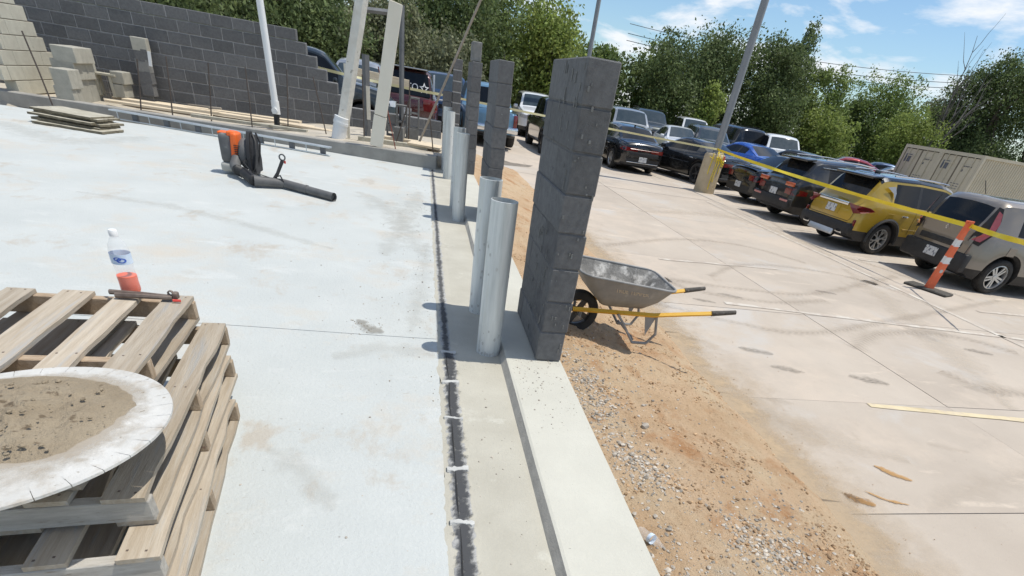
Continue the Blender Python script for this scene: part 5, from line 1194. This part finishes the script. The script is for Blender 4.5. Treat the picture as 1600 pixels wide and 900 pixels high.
    if rearlamp == 'corner': wrap('tail_lamp', red_m, zb_r-.20, zb_r-.04, .52, .42)
    elif rearlamp == 'bar':
        wrap('tail_lamp', red_m, zb_r-.15, zb_r-.03, .30, .34); MB().rbox((-hl-.004, 0, zb_r-.085), (.02, s['W']*.62, .035), .006, 1).build('light_bar', red_m, t)
    elif rearlamp == 'pickup':
        for sy in (1, -1): wbox('tail_lamp', red_m, (-hl+.03, sy*(s['W']/2*.81), zb_r-.24), (.10, .14, .40))
    wrap('headlamp', clear_m, lerp_tab(s['belt'], hl)-.12, lerp_tab(s['belt'], hl)+.02, .48, .40, end=1)
    MB().rbox((hl-.005, 0, lerp_tab(s['belt'], hl)-.10), (.03, s['W']*.50, .13), .01, 1).build('grille', trim_m, t); MB().rbox((hl+.0, 0, .42), (.04, s['W']*.62, .16), .012, 1).build('air_intake', under_m, t)
    pz = {'suv': .80, 'soul': .50, 'sportage': .70, 'sedan': .47, 'coupe': .50, 'van': .75, 'pickup': .62}[sty]
    MB().cbox((-hl-(.058 if sty == 'soul' else .016), 0, pz), (.012, .31, .16), .003).build('licence_plate', plate_m, t)
    if rails:
        for sy in (1, -1):
            zz = [(q, zr(q)) for q in (-1.45, -.9, -.3, .2)]
            MB().tube([(q, sy*(s['W']/2*.955-(zz_-lerp_tab(s['belt'], q))*s['tum']-.06), zz_+.02) for q, zz_ in zz], .016, 6).build('roof_rail', chrome_m if rails == 'chrome' else trim_m, t, 50)
    return t, V, st
MC = {}
def meshcopy(me, m):
    k = (me.as_pointer(), m.name)
    if k not in MC:
        q = me.copy(); q.name = me.name.split('.')[0]; q.materials.clear(); q.materials.append(m); MC[k] = q
    return MC[k]
pY = paint('mustard_paint', C(.46,.30,.028), .35, .3); pK = paint('black_paint', C(.012,.013,.014), .2, .2); pK2 = paint('dusty_black_paint', C(.022,.022,.021), .2, .3)
pT = paint('taupe_paint', C(.23,.20,.165), .4, .35); pG = paint('grey_paint', C(.085,.09,.092), .5, .3); pW = paint('white_paint', C(.72,.73,.73), .0, .3); pS = paint('silver_paint', C(.42,.43,.43), .6, .3)
pB = paint('bright_blue_paint', C(.012,.10,.48), .35, .25); pR = paint('red_paint', C(.28,.018,.022), .3, .25); pN = paint('navy_paint', C(.02,.05,.12), .4, .25); pM = paint('maroon_paint', C(.07,.018,.018), .3, .25); pLB = paint('pale_blue_paint', C(.12,.24,.36), .4, .3)
pG2 = paint('satin_grey', C(.32,.32,.315), .4, .4); pDG = paint('dark_green_grey_paint', C(.035,.042,.042), .5, .3)
S3 = lambda t, n, m, c, d, r=None, b=.3: MB().rbox(c, d, min(d)*b, 2, r).build(n, m, t, 40)
def place(xr_, yr_, rz, sty, sc=1.0):       # rear axle position -> origin
    k = STYLES[sty]['xr']*sc; return xr_-k*math.cos(rz), yr_-k*math.sin(rz)
# --- mustard SUV
rz = math.radians(4); x_, y_ = place(10.25, 11.42, rz, 'suv', .97)
t, V, st = car('mustard yellow SUV with black roof parked second from the right in the near row', 'suv', pY, x_, y_, rz, detail=2, roof=1, rearlamp='none', rails='chrome', sc=.97, group=None)
hl = STYLES['suv']['L']/2
rf = bodymeshes('suv')
b = MB()      # black roof skin, lying on the roof
for i in range(len(st)-1):
    if -1.74 <= st[i] and st[i+1] <= .45:
        for j in range(3):
            for sy in (1, -1): b.add([(p[0], p[1]*sy*(1.003), p[2]+.004) for p in (V[i][j], V[i+1][j], V[i+1][j+1], V[i][j+1])], [(0, 1, 2, 3)])
b.build('black_roof', pK, t, 40)
S3(t, 'roof_spoiler', pK, (-1.84, 0, 1.545), (.30, 1.16, .045), Matrix.Rotation(-.12, 3, 'Y'))
for sy in (1, -1):
    MB().add([(-1.62, sy*.735, 1.40), (-1.40, sy*.728, 1.43), (-1.345, sy*.775, 1.30), (-1.36, sy*.82, 1.18), (-1.44, sy*.785, 1.30)], [(0, 1, 2, 3, 4)]).build('silver_accent', pG2, t)
    wl = MB()
    lamp = [(-hl-.012, .46, .98), (-hl-.008, .74, .965), (-hl+.05, .83, .97), (-hl+.24, .885, .955), (-hl+.38, .905, .90), (-hl+.24, .905, .87), (-hl+.04, .865, .83), (-hl-.012, .70, .80), (-hl-.014, .55, .90)]
    wl.add([(p[0], sy*(p[1]+.006), p[2]) for p in lamp]+[(-hl+.0, sy*.73, .9)], [(k, (k+1) % 9, 9) for k in range(9)]); wl.build('tail_lamp', red_m, t)
    S3(t, 'reflector', red_m, (-hl+.05, sy*.80, .60), (.06, .05, .16)); S3(t, 'exhaust_frame', chrome_m, (-hl-.03, sy*.56, .40), (.05, .20, .11)); S3(t, 'exhaust_mouth', under_m, (-hl-.05, sy*.56, .40), (.03, .15, .06))
    S3(t, 'arch_cladding', trim_m, (STYLES['suv']['xr'], sy*.890, .80), (.5, .03, .05)) if False else None
S3(t, 'chrome_bar', chrome_m, (-hl-.016, 0, .955), (.03, .95, .07)); S3(t, 'rear_bumper', trim_m, (-hl+.02, 0, .47), (.16, 1.66, .24)); S3(t, 'skid_plate', alloy_m, (-hl-.04, 0, .33), (.06, .82, .15), Matrix.Rotation(.3, 3, 'Y'))
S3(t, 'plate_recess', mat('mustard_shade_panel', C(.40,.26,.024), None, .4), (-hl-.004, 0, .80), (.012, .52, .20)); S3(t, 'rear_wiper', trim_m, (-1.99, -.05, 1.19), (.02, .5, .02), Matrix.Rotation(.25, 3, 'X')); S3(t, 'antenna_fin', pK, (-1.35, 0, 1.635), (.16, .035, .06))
for sy in (1, -1):
    for xw in (STYLES['suv']['xr'], STYLES['suv']['xf']):
        pts = [(xw+.435*math.cos(a), sy*.905, .335+.435*math.sin(a)) for a in np.linspace(-.15, math.pi+.15, 16)]
        MB().tube(pts, .038, 5).build('arch_cladding', trim_m, t, 50)
# --- beige boxy hatchback at the right edge
rz = math.radians(-4); x_, y_ = place(11.0, 9.0, rz, 'soul')
t, V, st = car('beige boxy hatchback parked nearest at the right edge of the picture', 'soul', pT, x_, y_, rz, detail=2, rearlamp='none', group=None)
hl = STYLES['soul']['L']/2
S3(t, 'rear_bumper', trim_m, (-hl+.03, 0, .46), (.15, 1.62, .34)); S3(t, 'tailgate_panel', trim_m, (-hl-.006, 0, .73), (.03, 1.05, .10))
MB().add([(-hl-.004, y, z) for y, z in ((-.62,1.02),(.62,1.02),(.55,.82),(-.55,.82))], [(0,1,2,3)]).build('tailgate_inset', pT, t)
for sy in (1, -1):
    fr = [(-1.93, .66, 1.46), (-1.89, .735, 1.44), (-1.86, .80, 1.25), (-1.90, .865, 1.02), (-2.0, .80, .80), (-2.06, .58, .84), (-2.065, .60, .96), (-2.02, .66, 1.20)]
    MB().add([(p[0]-.014, sy*(p[1]+.012), p[2]) for p in fr]+[(-1.985, sy*.755, 1.12)], [(k, (k+1) % 8, 8) for k in range(8)]).build('lamp_surround', trim_m, t)
    lm = [(-1.925, .705, 1.40), (-1.885, .765, 1.36), (-1.87, .825, 1.20), (-1.92, .855, 1.03), (-2.01, .79, .87), (-2.07, .64, .88), (-2.04, .75, .98), (-1.965, .775, 1.10), (-1.945, .735, 1.25)]
    wl = MB(); n = 9
    for q in range(4): wl.add([(p[0]-.026, sy*(p[1]+.022), p[2]) for p in (lm[q], lm[q+1], lm[8-q-1] if q < 3 else lm[5], lm[8-q])], [(0, 1, 2, 3)])
    wl.build('tail_lamp', mat('pink_lamp', C(.42,.09,.09), C(.5,.13,.13), .2, coat=1.), t)
    S3(t, 'reflector', red_m, (-hl+.02, sy*.72, .40), (.05, .10, .07))
MB().tube([(-1.45, .25, 1.59), (-1.62, .25, 1.80)], .006, 6).build('antenna', trim_m, t); MB().lathe([(.0, -.004), (.045, -.004), (.045, .004), (0, .004)], 16, (-2.07, 0, .97), 'x').build('badge', chrome_m, t)
# --- black SUV
rz = math.radians(3); x_, y_ = place(10.5, 14.15, rz, 'sportage', .97)
t, V, st = car('black SUV with orange tail lamps parked between the mustard SUV and the black sedan', 'sportage', pK2, x_, y_, rz, detail=2, rearlamp='corner', rails='chrome', sc=.97, group=None)
hl = STYLES['sportage']['L']/2
S3(t, 'roof_spoiler', pK2, (-1.84, 0, 1.555), (.30, 1.16, .05), Matrix.Rotation(-.12, 3, 'Y')); S3(t, 'rear_bumper', trim_m, (-hl+.02, 0, .48), (.14, 1.70, .26))
for sy in (1, -1): S3(t, 'reflector', mat('pale_reflector', C(.45,.14,.12), C(.6,.3,.26), .3), (-hl-.04, sy*.62, .55), (.04, .34, .05)); S3(t, 'window_chrome', chrome_m, (-.9, sy*.745, 1.44), (1.3, .012, .02), Matrix.Rotation(-.0, 3, 'Y'))
S3(t, 'orange_lamp', mat('orange_lamp', C(.5,.10,.03), C(.6,.14,.05), .2, coat=1.), (-hl-.01, -.60, .95), (.05, .36, .10)); S3(t, 'orange_lamp', MATS['orange_lamp'], (-hl-.01, .60, .95), (.05, .36, .10))
# --- black sedan next to it
rz = math.radians(3); x_, y_ = place(11.0, 16.75, rz, 'sedan')
t, V, st = car('black sedan parked beyond the black SUV with sun glinting on its boot', 'sedan', pK, x_, y_, rz, detail=2, rearlamp='corner', group=None); S3(t, 'boot_spoiler', pK, (-2.27, 0, 1.0), (.12, 1.5, .03))
# --- second row, rears towards the pad
rz = math.radians(93); x_, y_ = place(7.78, 20.75, rz, 'sedan')
t, V, st = car('black sedan with a red light bar seen from behind just right of the near pillar', 'sedan', pK, x_, y_, rz, detail=2, rearlamp='bar', group=None)
hl = STYLES['sedan']['L']/2
S3(t, 'bumper_insert', trim_m, (-hl-.006, 0, .62), (.03, 1.15, .13)); S3(t, 'chrome_strip', chrome_m, (-hl-.012, 0, .36), (.04, 1.25, .022)); S3(t, 'antenna_fin', pK, (-.95, 0, 1.42), (.15, .03, .06))
for sy in (1, -1): S3(t, 'window_chrome', chrome_m, (-.45, sy*.862, .965), (1.9, .012, .018))
rz = math.radians(112); x_, y_ = place(10.75, 19.85, rz, 'coupe')
t, V, st = car('black coupe parked behind the lamp pole base', 'coupe', pK, x_, y_, rz, detail=2, rearlamp='bar', group=None); S3(t, 'front_lip', trim_m, (-2.36, 0, .32), (.1, 1.6, .1))
def fx(px, py, Y): return aty(px, py, Y).x
FAR = [  # label, style, paint, x, y, heading deg, kw
 ('bright blue sedan with dark rear lamps seen from behind left of the white pickup', 'coupe', pB, fx(1170, 222, 24.5), 24.5, 100, dict(rearlamp='bar', sc=1.04)),
 ('white pickup facing the camera beside the bright blue sedan', 'pickup', pW, fx(1214, 226, 28.5), 28.5, -104, dict(name='pickup_truck', cat='pickup', rearlamp='pickup')),
 ('dark grey fastback seen from behind right of the white pickup', 'sedan', pDG, fx(1248, 233, 25.5), 25.5, 112, dict(rearlamp='bar')),
 ('silver SUV facing the camera behind the black light bar sedan', 'van', pS, fx(980, 185, 29), 29, -97, dict(sc=1.04)),
 ('dark grey SUV with roof rails facing the camera behind the light bar sedan', 'van', pDG, fx(1012, 190, 34), 34, -99, dict(rails='black', sc=1.04)),
 ('white sedan facing the camera between the two black cars', 'sedan', pW, fx(1063, 200, 28.5), 28.5, -100, dict(wheels='dark', sc=1.05)),
 ('white SUV facing the camera behind the white sedan', 'van', pW, fx(1082, 195, 36), 36, -102, dict()),
 ('dark grey SUV facing the camera behind the black coupe', 'suv', pG, fx(1108, 210, 28), 28, -100, dict(sc=1.08)),
 ('black SUV with an open boxy roof behind the lamp pole', 'van', pK, fx(1142, 203, 31), 31, 95, dict(rails='black', sc=1.05)),
 ('red coupe parked side on in front of the trees left of the containers', 'coupe', pR, fx(1322, 243, 27.5), 27.5, 152, dict(rearlamp='corner', sc=1.08)),
 ('blue grey sedan parked in front of the red coupe', 'sedan', pN, fx(1372, 258, 29), 29, 150, dict()),
 ('silver car partly hidden at the foot of the tan containers', 'sedan', pS, fx(1396, 266, 27.5), 27.5, 150, dict(sc=.95)),
 ('dark pickup facing the camera left of the near pillar', 'pickup', pK, 5.30, 23.3, -91, dict(name='pickup_truck', cat='pickup', rearlamp='pickup', sc=.97)),
 ('white SUV facing the camera behind the dark pickup', 'van', pW, fx(836, 165, 30), 30, -93, dict()),
 ('pale blue pickup seen from behind between the middle and far pillars', 'pickup', pLB, 2.2, 22.3, 91, dict(name='pickup_truck', cat='pickup', rearlamp='pickup', sc=.95)),
 ('blue off-roader facing the camera behind the far block pillars', 'van', pN, .75, 24.3, -90, dict(sc=1.0)),
 ('dark SUV with silver roof and white lettering on its rear window behind the wall', 'van', pM, -.55, 20.0, 91, dict(sc=.97, rearlamp='corner')),
 ('dark SUV with sun glint parked behind the stepped end of the black wall', 'van', pDG, -3.3, 18.0, 5, dict(sc=1.03)),
 ('silver car parked behind the plastered column', 'suv', pS, -2.15, 22.0, -90, dict(sc=1.08)),
]
for label, sty, pc, x, y, hd, kw in FAR:
    t, V, st = car(label, sty, pc, x, y, math.radians(hd), group=None, **kw)
    if 'white lettering' in label:
        hl = STYLES['van']['L']/2; an = math.atan2(.6, .2)
        S3(t, 'silver_roof', pS, (-1.2, 0, 1.80), (2.2, 1.2, .03)); MB().add([(-2.34-.006, y_, 1.16) for y_ in (-.7, .7)]+[(-2.16-.006, y_, 1.70) for y_ in (.62, -.62)], [(0, 1, 2, 3)]).build('window_tint', glass_m, t)
        text('window_lettering', 'TO', .24, white_m, t, (-2.285, -.18, 1.36), (math.radians(72), 0, math.radians(-90)))
        b = MB(); pts = []
        for k in range(10): r = .15 if k % 2 == 0 else .065; a = math.pi/2+k*math.pi/5; pts.append((r*math.cos(a), r*math.sin(a)))
        pin = [(p[0]*.62, p[1]*.62) for p in pts]
        for k in range(10): j = (k+1) % 10; b.add([(pts[k][0], pts[k][1], 0), (pts[j][0], pts[j][1], 0), (pin[j][0], pin[j][1], 0), (pin[k][0], pin[k][1], 0)], [(0, 1, 2, 3)])
        o = b.build('star_decal', white_m, t, None, (-2.285, -.52, 1.36)); o.rotation_euler = (math.radians(72), 0, math.radians(-90))
        S3(t, 'rear_bumper', trim_m, (-hl, 0, .55), (.14, 1.8, .22)); S3(t, 'silver_pillar', pS, (-2.22, -.80, 1.42), (.10, .06, .62), Matrix.Rotation(.25, 3, 'Y'))
        for sy in (1, -1): S3(t, 'lamp_block', red_m, (-2.40, sy*.70, .98), (.06, .42, .24))
    if 'pale blue pickup' in label:
        S3(t, 'chrome_bumper', chrome_m, (-2.86, 0, .62), (.16, 1.85, .2)); S3(t, 'tailgate_badge', chrome_m, (-2.82, 0, .98), (.02, .3, .1))
    if 'blue off-roader' in label: S3(t, 'grille_bar', pW, (2.44, 0, .98), (.04, 1.5, .05))
# ================================================================ TREES
def leaves(name, m, blobs, n, size, parent=None, seed=0, droop=0.0, kind=None):
    r = np.random.default_rng(seed); blobs = np.array(blobs, float)   # cx cy cz rx ry rz
    vol = (blobs[:, 3]*blobs[:, 4]*blobs[:, 5])**(2/3); idx = r.choice(len(blobs), n, p=vol/vol.sum()); B = blobs[idx]
    d = r.normal(size=(n, 3)); d /= np.linalg.norm(d, axis=1, keepdims=True); rad = r.random(n)**.42
    # sprigs: leaves gather round twig ends so the outline is ragged
    ns = max(8, n//14); sd = r.normal(size=(len(blobs), 26, 3)); sd /= np.linalg.norm(sd, axis=2, keepdims=True)
    pick = r.integers(0, 26, n); tw = sd[idx, pick]*(.72+.5*r.random((n, 1))); use = r.random(n) < .74
    off = np.where(use[:, None], tw+r.normal(size=(n, 3))*.17, d*rad[:, None])
    P = B[:, :3]+off*B[:, 3:6]; P[:, 2] -= droop*np.abs(r.normal(size=n))*.5
    nrm = d+r.normal(size=(n, 3))*.8+np.array([0, 0, .4]); nrm /= np.linalg.norm(nrm, axis=1, keepdims=True)
    a = np.cross(nrm, r.normal(size=(n, 3))); a /= np.linalg.norm(a, axis=1, keepdims=True); c = np.cross(nrm, a)
    s = size*(.55+.9*r.random((n, 1))); w = s*(.45+.25*r.random((n, 1)))
    v = np.empty((n, 4, 3)); v[:, 0] = P-a*s*.5; v[:, 1] = P+c*w*.5-nrm*s*.08; v[:, 2] = P+a*s*.5; v[:, 3] = P-c*w*.5-nrm*s*.08
    me = bpy.data.meshes.new(name); me.vertices.add(4*n); me.vertices.foreach_set('co', v.reshape(-1))
    me.loops.add(4*n); me.loops.foreach_set('vertex_index', np.arange(4*n, dtype=np.int32)); me.polygons.add(n); me.polygons.foreach_set('loop_start', np.arange(0, 4*n, 4, dtype=np.int32)); me.polygons.foreach_set('loop_total', np.full(n, 4, dtype=np.int32))
    me.update(); me.materials.append(m); o = link(name, me, parent)
    if kind: tag(o, kind=kind)
    return o
def crownblobs(w, h, zc, n, seed, tall=1.0, spire=0):
    r = random.Random(seed); bl = []
    for k in range(n):
        a = r.random()*6.28; f = r.random()**.6; zz = r.uniform(-1, 1); e = math.sqrt(max(.05, 1-zz*zz*.85)); rr = w*.5*f*e*.82
        s = w*r.choice((.08, .11, .14, .18, .23)); bl.append((rr*math.cos(a), rr*math.sin(a), zc+zz*h*.40, s, s, s*r.uniform(.7, 1.0)*tall))
    for k in range(spire): bl.append((r.uniform(-.15, .15)*w, r.uniform(-.15, .15)*w, zc+h*(.42+.07*k), w*.10, w*.10, h*.09))
    return bl
def tree(label, px, ptop, Y, w, m, seed, n=5200, size=None, zb=None, low=.12, spire=1, droop=0, group='trees beyond the parking lot', name='oak_tree', nb=34):
    size = (size or .24)*.78 if Y >= 36 else .155; n = int(n*2.9)
    g = aty(px, 300, Y); topz = aty(px, ptop, Y).z; base = lotz(g.x, Y)-.1; xx = aty(px, (ptop+170)/2, Y).x
    H_ = topz-base; t = thing(name, label, 'tree', (xx, Y, base), 0, group)
    r = random.Random(seed); hc = H_*(1-low); zc = base*0+H_*low+hc/2
    bl = crownblobs(w, hc, zc, nb, seed, 1.0, spire)
    leaves('crown', m, bl, n, size, t, seed, droop)
    b = MB(); tr = max(.10, H_*.022); tp = [(0, 0, -.2), (r.uniform(-.1, .1), 0, H_*.2), (r.uniform(-.25, .25), 0, H_*.45), (r.uniform(-.4, .4), 0, H_*.8)]
    b.tube(tp, [tr*1.2, tr, tr*.7, tr*.2], 8)
    for k in range(9):
        z0 = H_*r.uniform(.15, .6); q = bl[r.randrange(len(bl))]; b.tube([(0, 0, z0), ((q[0])*.5, q[1]*.5, (z0+q[2])/2+.1), (q[0]*.95, q[1]*.95, q[2])], [tr*.45, tr*.28, tr*.08], 5)
    b.build('trunk', bark_m, t, 50); return t
T_ = [  # label, px, top py, Y, width, leaf, seed, kw
 ('dark dense oak over the left part of the black wall', 265, -70, 30, 9, leaf_dark, 1, dict(n=7000)),
 ('dark oak directly above the white vent pipe', 385, -75, 29, 8.5, leaf_dark, 2, dict(n=7000)),
 ('dark oak over the stepped end of the black wall', 462, -30, 31, 7, leaf_dark, 3, dict(n=7000)),
 ('olive tree rising behind the plastered column', 560, 6, 37, 5.5, leaf_olive, 4, dict(n=6500)),
 ('bushy olive green tree between column and cream board', 612, 22, 32, 5.5, leaf_olive, 5, dict(n=6000)),
 ('green tree behind the grey steel frame', 664, 2, 40, 6.5, leaf_mid, 6, dict(n=6500)),
 ('tall dark tree above the far block pillar', 720, -50, 38, 8, leaf_dark, 7, dict(n=7500)),
 ('dark tree above the middle block pillar', 780, -25, 42, 9, leaf_mid, 8, dict(n=7500)),
 ('light green willowy tree left of the near pillar', 860, 8, 40, 8.0, leaf_lite, 9, dict(n=9000, size=.26, droop=1.2, name='willow_tree', spire=1)),
 ('low dusty green tree in front of the willowy tree', 690, 75, 29, 5, leaf_olive, 10, dict(n=4200, low=.02)),
 ('green tree just above the near pillar', 940, 70, 46, 5.0, leaf_mid, 11, dict(n=5000)),
 ('thin pale tree at the left end of the right tree line', 1008, 62, 46, 2.6, leaf_lite, 12, dict(n=1500, spire=1)),
 ('round dark oak behind the white sedan', 1055, 48, 45, 8, leaf_dark, 13, dict(n=7500, spire=1)),
 ('broad dark oak behind the lamp pole', 1130, 55, 47, 9, leaf_dark, 14, dict(n=8000)),
 ('dark oak with spiky top right of the lamp pole', 1212, 62, 46, 8, leaf_dark, 15, dict(n=8000, spire=2)),
 ('dark cedar like tree with pointed tip', 1243, 54, 48, 5, leaf_dark, 16, dict(n=4200, spire=3)),
 ('green tree falling away at the end of the dark oaks', 1290, 104, 47, 5.5, leaf_mid, 17, dict(n=5500)),
 ('small dark tree in the dip of the tree line', 1338, 152, 52, 3.6, leaf_dark, 18, dict(n=3500)),
 ('rounded green tree left of the bare dead tree', 1398, 124, 50, 8, leaf_mid, 19, dict(n=7500)),
 ('low pale tree at the foot of the bare dead tree', 1478, 148, 50, 6, leaf_olive, 20, dict(n=4200)),
 ('dark leaning tree right of the bare dead tree', 1535, 108, 48, 7.5, leaf_dark, 21, dict(n=7000)),
 ('large dark tree above the containers at the right edge', 1592, 78, 46, 9, leaf_dark, 22, dict(n=8500)),
 ('dark tree past the right edge of the picture', 1690, 70, 46, 10, leaf_dark, 23, dict(n=6000)),
 ('light green shrub in front of the dark oaks', 1112, 128, 41, 3.0, leaf_lite, 24, dict(n=1800, low=.0, name='shrub')),
 ('pale green shrub left of the rounded tree', 1300, 178, 43, 5.0, leaf_lite, 25, dict(n=3600, low=.0, name='shrub')),
 ('pale green shrub right of the rounded tree', 1438, 184, 44, 6.5, leaf_lite, 26, dict(n=4500, low=.0, name='shrub')),
]
for label, px, pt_, Y, w, m, sd, kw in T_: tree(label, px, pt_, Y, w, m, sd, **kw)
# dark understory under the tree line: one mass
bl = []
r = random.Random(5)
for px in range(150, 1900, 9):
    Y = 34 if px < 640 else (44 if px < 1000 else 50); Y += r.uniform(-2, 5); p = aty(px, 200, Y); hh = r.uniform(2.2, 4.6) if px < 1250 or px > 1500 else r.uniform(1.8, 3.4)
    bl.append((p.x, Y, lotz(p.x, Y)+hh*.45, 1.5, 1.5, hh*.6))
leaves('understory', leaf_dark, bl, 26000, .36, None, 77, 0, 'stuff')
# bare dead tree
dp = aty(1450, 215, 43); dt = thing('dead_tree', 'bare dead tree with thin grey branches against the sky', 'tree', (dp.x, 43, lotz(dp.x, 43)))
b = MB(); r = random.Random(9)
def limb(p, d, l, rad, dep):
    n = 4; pts = [Vector(p)]
    for k in range(n): d = (Vector(d)+Vector((r.uniform(-.2, .2), r.uniform(-.2, .2), .08))).normalized(); pts.append(pts[-1]+d*l/n)
    b.tube(pts, [rad*(1-.75*k/n) for k in range(n+1)], 5)
    if dep:
        for k in range(3 if dep > 1 else 3): q = pts[1+k % 3]; limb(q, (d+Vector((r.uniform(-.55, .65), r.uniform(-.4, .4), r.uniform(-.05, .3)))).normalized(), l*.62, rad*.5, dep-1)
for dx, l in ((.30, 6.6), (.05, 5.4), (.62, 5.6)): limb((0, 0, 1.0), (dx, 0, 1), l, .10, 2)
b.tube([(0, 0, -.2), (0, 0, 1.2)], .16, 8); b.build('branches', dead_m, dt, 50)
# power lines far behind the trees
for k, dz in enumerate((0, .55, 1.3)):
    P, Q = aty(980, 58, 75), aty(1640, 140, 70); P.z += dz*1.2-.3; Q.z += dz; n = 24
    tag(MB().tube([P.lerp(Q, i/n)+Vector((0, 0, -1.4*4*(i/n)*(1-i/n)))-P for i in range(n+1)], .030, 4).build('power_line', wire_m, None, None, P), ['lowest thin power line crossing the sky behind the trees', 'middle thin power line crossing the sky behind the trees', 'highest thin power line crossing the sky behind the trees'][k], 'power line', 'power lines')
